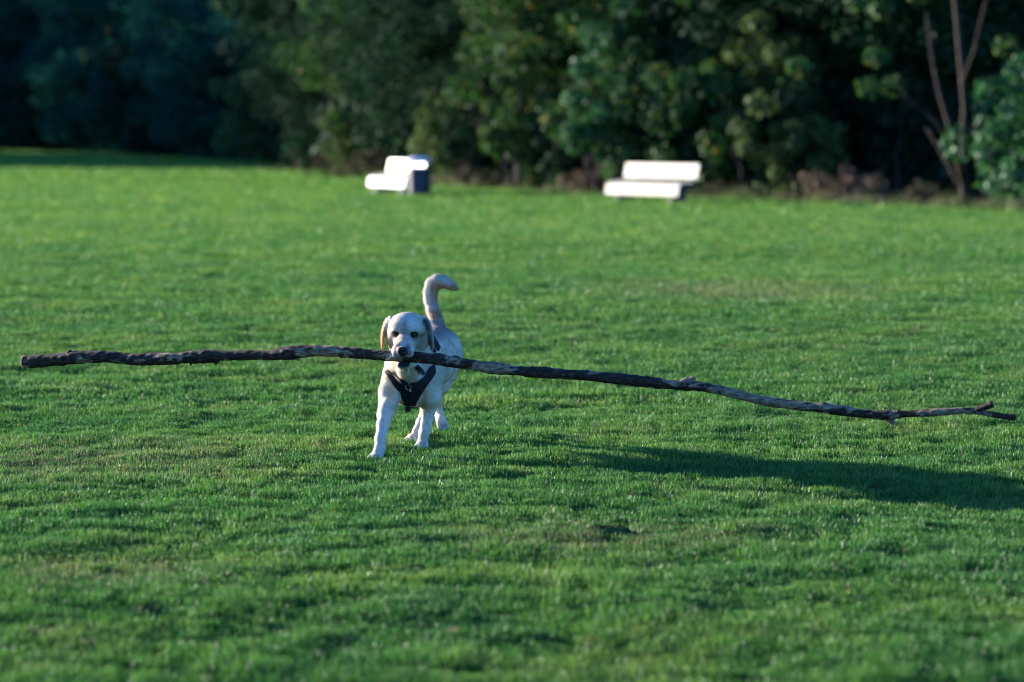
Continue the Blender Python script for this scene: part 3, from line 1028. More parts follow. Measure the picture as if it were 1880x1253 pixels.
# ------------------------------------------------------------------ the dog: an implicit surface meshed with surface nets
class Field:
    def __init__(self, lo, hi, h):
        self.lo, self.h = np.array(lo, float), h
        self.n = np.ceil((np.array(hi) - self.lo) / h).astype(int)
        self.f = np.full(self.n, 0.12, dtype=np.float32)
        self.ax = [self.lo[i] + h * np.arange(self.n[i]) for i in range(3)]

    def block(self, lo, hi):
        a = np.clip(np.floor((np.array(lo) - self.lo) / self.h).astype(int), 0, self.n)
        b = np.clip(np.ceil((np.array(hi) - self.lo) / self.h).astype(int) + 1, 0, self.n)
        sl = tuple(slice(a[i], b[i]) for i in range(3))
        X = self.ax[0][sl[0]][:, None, None]; Y = self.ax[1][sl[1]][None, :, None]; Z = self.ax[2][sl[2]][None, None, :]
        return sl, X, Y, Z

    def put(self, sl, d, k, op):
        f = self.f[sl]
        if op == 'add':
            h = np.maximum(k - np.abs(f - d), 0) / k
            self.f[sl] = np.minimum(f, d) - h * h * k / 4
        else:
            d = -d
            h = np.maximum(k - np.abs(f - d), 0) / k
            self.f[sl] = np.maximum(f, d) + h * h * k / 4

    def cone(self, a, b, ra, rb, k=.03, op='add'):
        a, b = np.array(a), np.array(b)
        m = max(ra, rb) + k + .03
        sl, X, Y, Z = self.block(np.minimum(a, b) - m, np.maximum(a, b) + m)
        ab = b - a
        L2 = (ab ** 2).sum() + 1e-9
        t = np.clip(((X - a[0]) * ab[0] + (Y - a[1]) * ab[1] + (Z - a[2]) * ab[2]) / L2, 0, 1)
        d = np.sqrt((X - a[0] - t * ab[0]) ** 2 + (Y - a[1] - t * ab[1]) ** 2 + (Z - a[2] - t * ab[2]) ** 2) - (ra + (rb - ra) * t)
        self.put(sl, d, k, op)

    def ell(self, c, r, k=.03, op='add', rot=None):
        c, r = np.array(c), np.array(r)
        m = r.max() + k + .03
        sl, X, Y, Z = self.block(c - m, c + m)
        x, y, z = X - c[0], Y - c[1], Z - c[2]
        if rot is not None:
            Rm = np.array(rot.to_3x3()) if hasattr(rot, 'to_3x3') else np.array(rot)
            x, y, z = (Rm[0, 0] * x + Rm[1, 0] * y + Rm[2, 0] * z), (Rm[0, 1] * x + Rm[1, 1] * y + Rm[2, 1] * z), (Rm[0, 2] * x + Rm[1, 2] * y + Rm[2, 2] * z)
        k0 = np.sqrt((x / r[0]) ** 2 + (y / r[1]) ** 2 + (z / r[2]) ** 2)
        k1 = np.sqrt((x / r[0] ** 2) ** 2 + (y / r[1] ** 2) ** 2 + (z / r[2] ** 2) ** 2) + 1e-9
        self.put(sl, k0 * (k0 - 1) / k1, k, op)

    def chain(self, pts, k=.03, op='add'):
        for (a, ra), (b, rb) in zip(pts[:-1], pts[1:]):
            self.cone(a, b, ra, rb, k, op)

    def mesh(self):
        f = self.f
        s = f < 0
        nx, ny, nz = f.shape
        c = np.zeros((nx - 1, ny - 1, nz - 1), dtype=np.int8)
        for i in (0, 1):
            for j in (0, 1):
                for k in (0, 1):
                    c += s[i:nx - 1 + i, j:ny - 1 + j, k:nz - 1 + k]
        act = (c > 0) & (c < 8)
        idx = np.full(act.shape, -1, dtype=np.int64)
        I = np.argwhere(act)
        idx[act] = np.arange(len(I))
        acc = np.zeros((len(I), 3)); cnt = np.zeros(len(I))
        for axis in range(3):
            o1, o2 = [(1, 2), (0, 2), (0, 1)][axis]
            for u in (0, 1):
                for v in (0, 1):
                    off = [0, 0, 0]; off[o1] = u; off[o2] = v
                    A = I + np.array(off); off2 = list(off); off2[axis] += 1; B = I + np.array(off2)
                    fa = f[A[:, 0], A[:, 1], A[:, 2]]; fb = f[B[:, 0], B[:, 1], B[:, 2]]
                    m = (fa < 0) != (fb < 0)
                    t = np.where(m, fa / np.where(m, fa - fb, 1), 0)
                    P = np.tile(np.array(off, float), (len(I), 1)); P[:, axis] += t
                    acc[m] += P[m]; cnt[m] += 1
        V = self.lo + self.h * (I + acc / cnt[:, None])
        Fs = []
        for axis in range(3):
            o1, o2 = [(1, 2), (2, 0), (0, 1)][axis]
            sa = [slice(None)] * 3; sb = [slice(None)] * 3
            sa[axis] = slice(0, -1); sb[axis] = slice(1, None)
            e = s[tuple(sa)] != s[tuple(sb)]
            E_ = np.argwhere(e)
            ok = (E_[:, o1] > 0) & (E_[:, o2] > 0) & (E_[:, o1] < f.shape[o1] - 1) & (E_[:, o2] < f.shape[o2] - 1)
            E_ = E_[ok]
            flip = s[E_[:, 0], E_[:, 1], E_[:, 2]]
            d1 = np.zeros(3, int); d1[o1] = 1; d2 = np.zeros(3, int); d2[o2] = 1
            q = [E_ - d1 - d2, E_ - d2, E_, E_ - d1]
            Q = np.stack([idx[x[:, 0], x[:, 1], x[:, 2]] for x in q], 1)
            Q[~flip] = Q[~flip][:, ::-1]
            Fs.append(Q[(Q >= 0).all(1)])
        return V, np.concatenate(Fs)


def dog_torso(F):
    # trunk from the breast back to the rump; the body runs back and a little to the right
    F.ell(W(756, 703, 12.10), (.122, .105, .125), .03)
    F.ell(W(757, 688, 12.19), (.135, .13, .150), .03)
    F.cone(W(760, 672, 12.22), Vector((-.445, 12.42, .415)), .138, .138, .05)
    F.cone(Vector((-.445, 12.42, .400)), Vector((-.400, 12.585, .430)), .138, .134, .05)
    F.ell(Vector((-.392, 12.63, .435)), (.122, .10, .125), .04)
    # withers and neck
    F.ell(W(764, 640, 12.26), (.085, .10, .075), .06)
    F.cone(W(751, 628, 12.00), W(754, 668, 12.09), .080, .098, .04)
    F.cone(W(754, 668, 12.09), W(757, 690, 12.15), .098, .118, .04)
    F.cone(W(752, 640, 12.12), W(764, 632, 12.26), .085, .080, .05)
    # throat folds
    F.cone(W(750, 676, 11.95), W(755, 695, 12.02), .060, .062, .03)
    # shoulders
    F.cone(W(725, 690, 12.10), W(717, 722, 12.02), .062, .058, .03)
    F.cone(W(790, 690, 12.16), W(791, 728, 12.12), .058, .052, .03)
    # hollow between breast and upper arms, behind the shoulder
    F.cone(W(735, 716, 11.985), W(731, 742, 11.99), .010, .016, .022, 'sub')
    F.cone(W(779, 722, 12.03), W(776, 742, 12.06), .008, .012, .02, 'sub')
    F.cone(W(812, 668, 12.26), W(810, 715, 12.24), .010, .012, .03, 'sub')
    F.cone(W(733, 690, 11.97), W(752, 697, 11.945), .004, .004, .014, 'sub')
    # thighs
    F.cone(W(812, 650, 12.58), W(813, 688, 12.50), .090, .064, .04)
    F.cone(W(780, 655, 12.56), W(778, 700, 12.44), .090, .060, .04)


def toes(F, c, dirx, w, n=4, r=.0130, k=.004, drop=0.0):
    """four toes fanned across the paw; dirx: unit vector the paw points to"""
    d = Vector(dirx).normalized()
    side = d.cross(Vector((0, 0, 1))).normalized()
    for i in range(n):
        u = (i - (n - 1) / 2) / ((n - 1) / 2)
        fwd = .020 - .010 * u * u
        p0 = Vector(c) + side * (u * w) + d * (fwd - .016)
        p1 = Vector(c) + side * (u * w * 1.12) + d * (fwd + .008) + Vector((0, 0, -drop - .004))
        F.cone(p0, p1, r, r * .86, k)


def dog_field():
    F = Field((-.80, 11.55, -.02), (-.10, 12.92, 1.02), 0.0045)
    dog_torso(F)
    # fore leg reaching forward (viewer's left)
    F.chain([(W(717, 722, 12.02), .060), (W(712.5, 744, 11.98), .045), (W(707, 761, 11.94), .0375), (W(703, 781, 11.87), .0300), (W(698.5, 805, 11.80), .0250), (W(697.5, 823, 11.775), .0245), (W(694, 832, 11.755), .026)], .018)
    F.ell(W(691.5, 838, 11.735), (.034, .042, .020), .018)
    toes(F, W(690.0, 839.5, 11.715), (-.25, -1, 0), .025)
    # standing fore leg (viewer's right)
    F.chain([(W(791, 728, 12.12), .054), (W(787, 748, 12.16), .038), (W(785, 765, 12.16), .029), (W(782, 780, 12.145), .0245), (W(778.5, 795, 12.13), .0245), (W(776.5, 808, 12.115), .0260)], .018)
    F.ell(W(775, 815, 12.09), (.031, .038, .021), .015)
    toes(F, W(774.3, 818, 12.07), (-.15, -1, 0), .022)
    F.ell(W(713, 742, 11.945), (.022, .02, .030), .016)
    F.ell(W(699.5, 806, 11.782), (.014, .012, .016), .012)
    F.cone(W(704, 770, 11.865), W(700, 797, 11.785), .003, .003, .012, 'sub')
    F.ell(W(786, 744, 12.125), (.018, .02, .024), .014)
    F.ell(W(778.5, 796, 12.107), (.013, .012, .016), .012)
    # hind leg stepping under (viewer's left)
    F.chain([(W(778, 700, 12.44), .060), (W(780, 722, 12.42), .040), (W(783, 742, 12.56), .0250), (W(781, 752, 12.60), .0235), (W(773, 775, 12.46), .0215), (W(764, 794, 12.36), .0225)], .022)
    F.ell(W(758, 803, 12.31), (.030, .040, .020), .015)
    toes(F, W(754.5, 807, 12.285), (-.35, -1, -.1), .022)
    # hind leg pushing off, paw just off the grass (viewer's right)
    F.chain([(W(813, 690, 12.50), .064), (W(811, 708, 12.46), .042), (W(807, 725, 12.58), .020), (W(805.5, 737, 12.70), .0145), (W(805, 748, 12.77), .0185), (W(806, 760, 12.77), .0225), (W(808, 768, 12.74), .025)], .014)
    F.ell(W(810.5, 773, 12.72), (.027, .026, .030), .015)
    toes(F, W(812, 778, 12.705), (.25, -.5, -.7), .019)
    # tail
    F.chain([(Vector((-.395, 12.66, .530)), .055), (W(801, 592, 12.70), .038), (W(795, 572, 12.73), .030), (W(790.5, 553, 12.75), .029), (W(789.5, 538, 12.76), .030), (W(794, 524, 12.765), .032),
             (W(804, 516.5, 12.76), .030), (W(816, 518, 12.75), .027), (W(827, 524, 12.74), .020), (W(837, 530.5, 12.73), .009)], .02)
    # head -------------------------------------------------
    F.ell(W(747.5, 605, 11.92), (.095, .105, .077), .02)
    F.ell(W(748.5, 592, 11.93), (.074, .080, .043), .03)
    F.ell(W(730, 606, 11.885), (.042, .055, .034), .02)
    F.ell(W(764, 607, 11.885), (.042, .055, .034), .02)
    F.ell(W(726.5, 620, 11.915), (.047, .058, .055), .02)
    F.cone(W(727, 636, 11.93), W(735, 664, 11.90), .034, .030, .02)
    F.cone(W(764, 638, 11.93), W(757, 664, 11.90), .034, .030, .02)
    F.ell(W(769, 625, 11.93), (.050, .060, .060), .02)
    # brow ridges and cheek bones
    F.ell(W(728, 606.5, 11.832), (.019, .016, .009), .014)
    F.ell(W(759.5, 607, 11.832), (.019, .016, .009), .014)
    # cheek hollow between eye and jaw, lip fold, temple
    F.cone(W(718, 628, 11.862), W(723, 642, 11.82), .006, .005, .02, 'sub')
    F.cone(W(773, 622, 11.865), W(766, 643, 11.84), .008, .007, .022, 'sub')
    # muzzle
    F.cone(W(743.5, 618, 11.87), W(740, 639, 11.735), .042, .037, .022)
    F.cone(W(743.5, 630, 11.86), W(740.5, 644, 11.75), .052, .046, .02)
    F.ell(W(730.5, 644.5, 11.735), (.030, .042, .028), .018)
    F.ell(W(751.5, 645.5, 11.735), (.030, .042, .028), .018)
    F.ell(W(739.5, 647, 11.700), (.028, .022, .022), .012)
    # forehead furrow, eye hollows
    F.cone(W(745.5, 585, 11.828), W(743, 608, 11.812), .010, .010, .022, 'sub')
    F.cone(W(735, 597, 11.825), W(737, 604, 11.815), .003, .003, .014, 'sub')
    F.cone(W(752, 597, 11.825), W(750, 604, 11.815), .003, .003, .014, 'sub')
    F.ell(W(726.0, 614.6, 11.822), (.0165, .016, .0125), .012, 'sub')
    F.ell(W(760.0, 615.2, 11.822), (.0165, .016, .0125), .012, 'sub')
    # mouth: lower jaw, then the stick's channel
    F.cone(W(746, 666, 11.90), W(742.5, 669, 11.755), .040, .030, .02)
    F.ell(W(742, 672, 11.735), (.031, .030, .016), .012)
    a, b = stick_point(690, 652), stick_point(800, 658)
    F.cone(a, b, .031, .031, .010, 'sub')
    F.ell(W(742.0, 665.0, 11.705), (.024, .030, .0125), .006, 'sub')
    # upper lips closing over the front of the stick
    F.ell(W(727.5, 651.5, 11.712), (.020, .017, .015), .010)
    F.ell(W(752.5, 651.5, 11.712), (.020, .017, .015), .010)
    # nose leather pad (same surface, painted dark)
    F.ell(W(739.6, 646.3, 11.682), (.0270, .018, .0215), .006)
    F.ell(W(739.3, 641.0, 11.690), (.0280, .020, .013), .006)
    F.ell(W(733.6, 648.0, 11.665), (.0065, .012, .0055), .003, 'sub')
    F.ell(W(745.8, 648.0, 11.665), (.0065, .012, .0055), .003, 'sub')
    # ears: folded flaps, edge on to the viewer
    def ear(top, mid, tip, w, th, swing):
        n = 7
        for i in range(n):
            t = i / (n - 1)
            c = (Vector(top) * (1 - t) ** 2 + Vector(mid) * 2 * t * (1 - t) + Vector(tip) * t * t)
            ww = w * (0.62 + 0.85 * t - 1.05 * t * t)
            F.ell(c, (th, ww, .026), .006 if i else .02, rot=Matrix.Rotation(swing, 3, 'Z'))
    ear(W(715.5, 589.5, 11.93), W(700.5, 600, 11.94), W(702.5, 633, 11.915), .050, .0085, R(9))
    ear(W(780, 589.0, 11.94), W(791, 598, 11.95), W(793.5, 635, 11.93), .052, .0085, R(-11))
    F.cone(W(722, 591, 11.95), W(713, 592, 11.94), .020, .013, .02)
    F.cone(W(774, 592, 11.96), W(784, 595, 11.955), .018, .011, .02)
    return F


def smooth_verts(V, F, it=2, lam=0.5):
    e = np.concatenate([F[:, [0, 1]], F[:, [1, 2]], F[:, [2, 3]], F[:, [3, 0]]])
    n = len(V)
    deg = np.bincount(e[:, 0], minlength=n) + np.bincount(e[:, 1], minlength=n)
    for i in range(it):
        l = lam if i % 2 == 0 else -lam * .98
        s = np.zeros_like(V)
        for c in range(3):
            s[:, c] = np.bincount(e[:, 0], V[e[:, 1], c], n) + np.bincount(e[:, 1], V[e[:, 0], c], n)
        V = V + l * (s / deg[:, None] - V)
    return V


def pxof(V):
    """image position of world points (used only to lay out the coat's markings)"""
    V = np.asarray(V)
    y, z = V[:, 1], V[:, 2] - CAM_H
    d = y * _cp - z * _sp
    return 940 + F_PX * V[:, 0] / d, 626.5 - F_PX * (y * _sp + z * _cp) / d


def gauss(V, c, r):
    d = (V - np.array(c)) / np.array(r)
    return np.exp(-(d ** 2).sum(1))


PAWS = [(W(690.0, 839.5, 11.715), (-.25, -1, 0), .025), (W(774.3, 818, 12.07), (-.15, -1, 0), .022), (W(754.5, 807, 12.285), (-.35, -1, -.1), .022), (W(812, 778, 12.705), (.25, -.5, -.7), .019)]


def build_dog():
    FD = dog_field()
    V, Q = FD.mesh()
    V = smooth_verts(V, Q, 4)
    # keep the largest body only is not needed: all limbs meet in one surface
    me = np_mesh("dog_body", V, Q)
    N = np.zeros((len(me.vertices), 3), dtype=np.float32)
    me.vertices.foreach_get("normal", N.ravel())
    N = N.reshape(-1, 3)
    # coat colour: cream, tan ears and saddle, dark muzzle skin; some face shading is painted in
    cream = np.array([.54, .445, .32]); tan = np.array([.46, .27, .13]); pale = np.array([.68, .62, .53]); black = np.array([.012, .011, .013]); pink = np.array([.32, .19, .16])
    n1, n2 = vnoise3(71, .09), vnoise3(72, .03)
    w = np.clip(.5 + .35 * n1(V) + .2 * n2(V), 0, 1)[:, None]
    C = cream * (1 - w) + pale * w

    def mixin(col, wt):
        nonlocal C
        wt = np.clip(wt, 0, 1)[:, None]
        C = C * (1 - wt) + np.array(col) * wt
    # legs and breast paler
    mixin(pale, np.clip((.34 - V[:, 2]) / .15, 0, 1) * .8)
    # back saddle tan
    back = np.clip((V[:, 2] - .50) / .05, 0, 1) * np.clip((V[:, 1] - 12.18) / .1, 0, 1) * np.clip((.66 - V[:, 2]) / .04, 0, 1)
    mixin((.30, .205, .17), back * .95)
    # tail: tan on the underside of the curl and near the base
    tl = (V[:, 2] > .60) & (V[:, 1] > 12.6)
    tc_ = W(803, 530, 12.76)
    under = gauss(V, W(799, 541, 12.70), (.028, .09, .05)) + gauss(V, W(800, 582, 12.66), (.035, .08, .04)) + gauss(V, W(834, 532, 12.73), (.035, .06, .035)) + gauss(V, W(806, 529, 12.72), (.035, .06, .02))
    mixin(pale, tl * .6)
    mixin((.46, .26, .13), tl * np.clip(under * 1.3, 0, .95) * (V[:, 1] < 12.765))
    # ears
    px, py = pxof(V)
    earL = (V[:, 0] < W(708, 600, 11.93).x) & (V[:, 2] > .50) & (V[:, 1] < 12.02)
    earR = (V[:, 0] > W(785, 600, 11.93).x) & (V[:, 2] > .50) & (V[:, 1] < 12.03) & (V[:, 1] > 11.86)
    mixin((.42, .19, .085), earL * .95)
    for q_ in np.linspace(.12, 1, 9):
        cx_ = (W(780, 589.0, 11.94) * (1 - q_) ** 2 + W(790, 598, 11.95) * 2 * q_ * (1 - q_) + W(792.5, 637, 11.93) * q_ * q_)
        mixin((.055, .032, .022), gauss(V, (cx_.x - .008, 11.925, cx_.z), (.014, .045, .018)) * 2.2 * (V[:, 1] < 11.960))  # dark brown inside of the ear, with its inner shade painted in
    for c, r_, col, a in ((W(742.5, 609, 11.81), (.018, .03, .016), (.40, .24, .13), .8), (W(734, 628, 11.8), (.018, .05, .026), (.42, .29, .23), .7),
                          (W(716, 634, 11.86), (.018, .05, .02), tan, .5), (W(778, 632, 11.86), (.022, .06, .022), (.40, .31, .15), .5),
                          (W(759, 619, 11.84), (.026, .03, .015), (.12, .10, .10), .75), (W(727, 619, 11.84), (.020, .03, .014), (.20, .15, .14), .65),
                          (W(740, 690, 12.0), (.06, .08, .03), (.60, .50, .30), .5), (W(748, 639, 11.71), (.013, .03, .014), (.10, .095, .11), .6), (W(731, 635, 11.72), (.014, .03, .012), (.28, .19, .17), .7), (W(752, 651, 11.70), (.013, .03, .014), (.16, .16, .18), .45), (W(739, 656, 11.69), (.020, .03, .006), (.12, .10, .10), .5), (W(777, 618, 11.88), (.018, .05, .03), (.22, .17, .12), .6), (W(771, 634, 11.88), (.020, .05, .022), (.30, .25, .18), .5), (W(722, 604, 11.86), (.012, .03, .012), (.40, .30, .22), .4), (W(729, 652, 11.71), (.014, .03, .012), (.30, .27, .26), .5), (W(743, 598, 11.83), (.010, .03, .030), (.34, .28, .24), .5), (W(737, 748, 11.95), (.03, .05, .02), (.36, .29, .22), .5), (W(776, 745, 12.08), (.022, .05, .03), (.36, .28, .18), .6), (W(717, 717, 11.96), (.02, .05, .04), (.50, .40, .28), .5)):
        mixin(col, np.minimum(gauss(V, c, np.array(r_) * np.array([1.15, 1.5, 1.15])) * a * 2.0, .9))  # own markings, plus shading painted in around eyes, muzzle and cheeks
    # random darker mottling over the coat, ticking on the muzzle
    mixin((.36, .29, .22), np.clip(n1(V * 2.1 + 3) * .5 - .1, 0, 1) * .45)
    tick = vnoise3(91, .007)
    mixin((.10, .085, .09), np.clip(tick(V) * 1.5 - 1.2, 0, 1) * (gauss(V, W(727, 648, 11.71), (.022, .04, .02)) + gauss(V, W(753, 648, 11.71), (.022, .04, .02))) * .8)
    # eye rims
    for c in (W(726.0, 614.4, 11.825), W(760.0, 615.0, 11.825)):
        mixin(black, np.clip(2.6 * gauss(V, c, (.0205, .03, .0145)) - .35, 0, 1))
    # nose leather
    d = ((V - np.array(W(739.6, 646.8, 11.672))) / np.array([.0300, .028, .0265]))
    nz_ = np.clip((1.12 - np.sqrt((d ** 2).sum(1))) * 8, 0, 1)
    mixin(black, nz_)
    mixin((.16, .085, .075), nz_ * gauss(V, W(737, 637.5, 11.685), (.02, .02, .008)) * .8)
    mixin((.10, .09, .12), gauss(V, W(749, 645, 11.69), (.014, .03, .016)) * .75)  # blue-grey sheen on one side of the nose, painted in
    # dark lips and mouth lining: inside the channel, and the lower lip
    a, b = np.array(stick_point(690, 652)), np.array(stick_point(800, 658))
    ab = b - a
    t = np.clip(((V - a) @ ab) / (ab @ ab), 0, 1)
    dist = np.linalg.norm(V - a - t[:, None] * ab, axis=1)
    mixin(black, np.clip((.0355 - dist) / .003, 0, 1) * (V[:, 1] < 11.95) * (V[:, 2] > .40))
    mixin(black, np.clip(2.2 * gauss(V, W(741.5, 668.5, 11.72), (.033, .045, .0185)) - .25, 0, 1))
    # paws: dark pads and soiled undersides
    mixin((.20, .13, .10), (gauss(V, W(811, 780, 12.74), (.035, .05, .016)) * 1.2))
    mixin((.40, .33, .20), gauss(V, W(777, 806, 12.10), (.05, .05, .022)) * .55)
    mixin((.30, .20, .16), gauss(V, W(751, 813, 12.28), (.04, .05, .010)))
    # dark gaps between the toes
    for c_, d_, w_ in PAWS:
        d = Vector(d_).normalized(); side = d.cross(Vector((0, 0, 1))).normalized()
        for u in (-.67, 0, .67):
            g_ = Vector(c_) + side * (u * w_) + d * .020
            q = V - np.array(g_)
            a1 = q @ np.array(side); a2 = q @ np.array(d)
            mixin((.16, .11, .085), np.exp(-(a1 / .0042) ** 2 - (a2 / .022) ** 2 - (q[:, 2] / .022) ** 2) * .85)
    root = empty('dog', (-.47, 12.05, 0))
    tag(root, "cream yellow dog in a black harness striding forward with a long stick in its mouth", 'dog')
    o = Vector(root.location)
    me.transform(Matrix.Translation(-o))
    at = me.color_attributes.new("coat", 'FLOAT_COLOR', 'POINT')
    at.data.foreach_set("color", np.concatenate([C, np.ones((len(C), 1))], 1).astype(np.float32).ravel())

    M = Mat("dog_coat")
    vc = M.n("ShaderNodeVertexColor", layer_name="coat").outputs[0]
    tc = M.n("ShaderNodeTexCoord").outputs["Object"]
    mp = M.n("ShaderNodeMapping"); mp.inputs["Scale"].default_value = (1, 1, .35)
    M.l(tc, mp.inputs[0])
    fz = M.noise(mp.outputs[0], 160, 4, .7)
    md = M.noise(tc, 28, 4, .6)
    c = M.mix(1.0, vc, M.ramp(fz, [(.3, (.82, .80, .78)), (.7, (1.1, 1.1, 1.1))]), 'MULTIPLY')
    bb = M.principled(c, .78, bump=M.math('ADD', M.math('MULTIPLY', fz, .6), md), bump_strength=.6, bump_dist=.008, spec=.12)
    bb.inputs["Sheen Weight"].default_value = .08
    bb.inputs["Sheen Roughness"].default_value = .5
    body = link('body', me, M.m, root, smooth=True)

    # short hair lying along the body
    rs = np.random.RandomState(4)
    me.calc_loop_triangles()
    T = np.zeros(len(me.loop_triangles) * 3, dtype=np.int32); me.loop_triangles.foreach_get("vertices", T); T = T.reshape(-1, 3)
    Vl = V - np.array(o)
    A, B, Cc = Vl[T[:, 0]], Vl[T[:, 1]], Vl[T[:, 2]]
    ar = np.linalg.norm(np.cross(B - A, Cc - A), axis=1)
    n = 90000
    pick = rs.choice(len(T), n, p=ar / ar.sum())
    u, v = rs.rand(n), rs.rand(n); fl = u + v > 1; u[fl], v[fl] = 1 - u[fl], 1 - v[fl]
    P = A[pick] + (B - A)[pick] * u[:, None] + (Cc - A)[pick] * v[:, None]
    nn = N[T[pick, 0]]
    col = C[T[pick, 0]]
    Pw = P + np.array(o)
    flow = np.tile(np.array([0.05, .75, -.65]), (n, 1))
    leg = Pw[:, 2] < .30
    flow[leg] = (0, .1, -1)
    head = (Pw[:, 1] < 12.0) & (Pw[:, 2] > .42)
    flow[head] = Pw[head] - np.array(W(740, 642, 11.62)); flow[head] /= np.linalg.norm(flow[head], axis=1)[:, None]
    tail = (Pw[:, 2] > .60) & (Pw[:, 1] > 12.6)
    up = tail & (Pw[:, 0] < W(797, 540, 12.76).x) | tail & (Pw[:, 2] < W(797, 545, 12.76).z)
    flow[tail] = (.85, -.05, -.35); flow[up] = (-.05, .05, 1)
    flow = flow + rs.normal(0, .28, (n, 3))
    tng = flow - nn * (flow * nn).sum(1)[:, None]
    tng /= np.linalg.norm(tng, axis=1)[:, None] + 1e-6
    ln = np.full(n, .0105); ln[head] = .0065; ln[leg] = .0065; ln[tail] = .021
    ln = ln * rs.uniform(.6, 1.3, n)
    dark = col.sum(1) < .25
    keep = ~dark
    lift = np.where(tail, .42, .26)[:, None]
    tip = P + (tng * (1 - lift * .3) + nn * lift) * ln[:, None]
    wd = np.cross(tng, nn) * .0009
    base = P - nn * .001
    VV = np.stack([base - wd, base + wd, tip], 1)[keep].reshape(-1, 3)
    FF = np.arange(len(VV)).reshape(-1, 3)
    hm = np_mesh("short_fur", VV, FF)
    hc = np.repeat(col[keep] * rs.uniform(.85, 1.15, (keep.sum(), 1)), 3, axis=0)
    at = hm.color_attributes.new("coat", 'FLOAT_COLOR', 'POINT')
    at.data.foreach_set("color", np.concatenate([np.clip(hc, 0, .85), np.ones((len(hc), 1))], 1).astype(np.float32).ravel())
    M = Mat("dog_hair")
    vc = M.n("ShaderNodeVertexColor", layer_name="coat").outputs[0]
    M.leafy(vc, trans=.25, gloss=.01, rough=.5)
    hr = link('fur', hm, M.m, root)
    hr['kind'] = 'stuff'
    # the blades take the body's normals so the coat shades softly
    nl = np.repeat(nn[keep], 3, axis=0)
    hm.polygons.foreach_set("use_smooth", [True] * len(hm.polygons))
    hm.normals_split_custom_set_from_vertices([tuple(x) for x in nl])

    # eyes
    M = Mat("dog_eye"); bb = M.principled((.018, .009, .005), .06, spec=.6); M.out
    for c in (W(726.2, 614.0, 11.838), W(760.0, 614.6, 11.838)):
        import bmesh
        bm = bmesh.new(); bmesh.ops.create_icosphere(bm, subdivisions=3, radius=.0118)
        em = bpy.data.meshes.new("eye"); bm.to_mesh(em); bm.free()
        e = link('eye', em, M.m, root, smooth=True); e.location = c - o
    # claws
    Mcl = Mat("dog_claw"); Mcl.principled((.035, .025, .02), .35)
    for c_, d_, w_ in PAWS:
        d = Vector(d_).normalized(); side = d.cross(Vector((0, 0, 1))).normalized()
        for i in range(4):
            u = (i - 1.5) / 1.5
            b0 = Vector(c_) - o + side * (u * w_ * 1.12) + d * (.036 - .010 * u * u) + Vector((0, 0, -.004))
            V_, F_ = [], []
            tube(V_, F_, [b0 - d * .006, b0 + d * .004, b0 + d * .011 + Vector((0, 0, -.006))], [.0036, .0030, .0010], 6)
            link('claw', mesh_from("claw", V_, F_), Mcl.m, root, smooth=True)
    # whiskers
    M = Mat("dog_whisker"); M.principled((.75, .72, .68), .3)
    V_, F_ = [], []
    r = random.Random(8)
    for i in range(9):
        s0 = W(723 + r.uniform(-2, 3), 650 + r.uniform(-3, 5), 11.70) - o
        tube(V_, F_, [s0, s0 + Vector((-.016, -.012, -.004)), s0 + Vector((-.030 + r.uniform(-.01, .01), -.012, -.022 + r.uniform(-.01, .008)))], [.0006, .0005, .0002], 4)
    for i in range(7):
        s0 = W(736 + r.uniform(0, 14), 674 + r.uniform(-1, 2), 11.72) - o
        tube(V_, F_, [s0, s0 + Vector((.002, -.008, -.012)), s0 + Vector((.004 + r.uniform(-.01, .01), -.008, -.026))], [.0006, .0005, .0002], 4)
    wk = link('whiskers', mesh_from("whiskers", V_, F_), M.m, root); wk['kind'] = 'stuff'

    # ------------------------------------------------ harness, fitted on the torso without the head
    FT = Field((-.80, 11.75, .10), (-.15, 12.92, .72), 0.008)
    dog_torso(FT)
    tv, tq = FT.mesh()
    tv = smooth_verts(tv, tq, 4)
    bvh = BVHTree.FromPolygons([Vector(x) for x in tv], [tuple(int(i) for i in q) for q in tq])
    M = Mat("harness_webbing")
    tcn = M.n("ShaderNodeTexCoord").outputs["Object"]
    wv = M.noise(tcn, 260, 3, .6)
    M.principled(M.ramp(wv, [(.3, (.003, .003, .004)), (.7, (.011, .011, .014))]), .8, bump=wv, bump_strength=.4, bump_dist=.002, spec=.3)
    MH = M.m
    harness = empty('harness', (0, 0, 0)); harness.parent = root

    def hit_from_front(px_, py_, off=.010):
        ray = (W(px_, py_, 12.0) - Vector((0, 0, CAM_H))).normalized()
        org = W(px_, py_, 11.80)
        h, nrm, i_, d_ = bvh.ray_cast(org, ray, 1.0)
        if h is None:
            h, nrm, i_, d_ = bvh.find_nearest(W(px_, py_, 12.1))
        return h + nrm * off

    def sheet(grid, name, thick=.004):
        rws, cls = len(grid), len(grid[0])
        V_ = [p_ - o for row in grid for p_ in row]
        F_ = [(a * cls + b, a * cls + b + 1, (a + 1) * cls + b + 1, (a + 1) * cls + b) for a in range(rws - 1) for b in range(cls - 1)]
        # relax the sheet a little so it lies like cloth
        me_ = mesh_from(name, V_, F_)
        ob = link(name, me_, MH, harness, smooth=True)
        sm = ob.modifiers.new("ease", 'SMOOTH'); sm.factor = .5; sm.iterations = 2
        so = ob.modifiers.new("thick", 'SOLIDIFY'); so.thickness = thick; so.offset = 0
        return ob

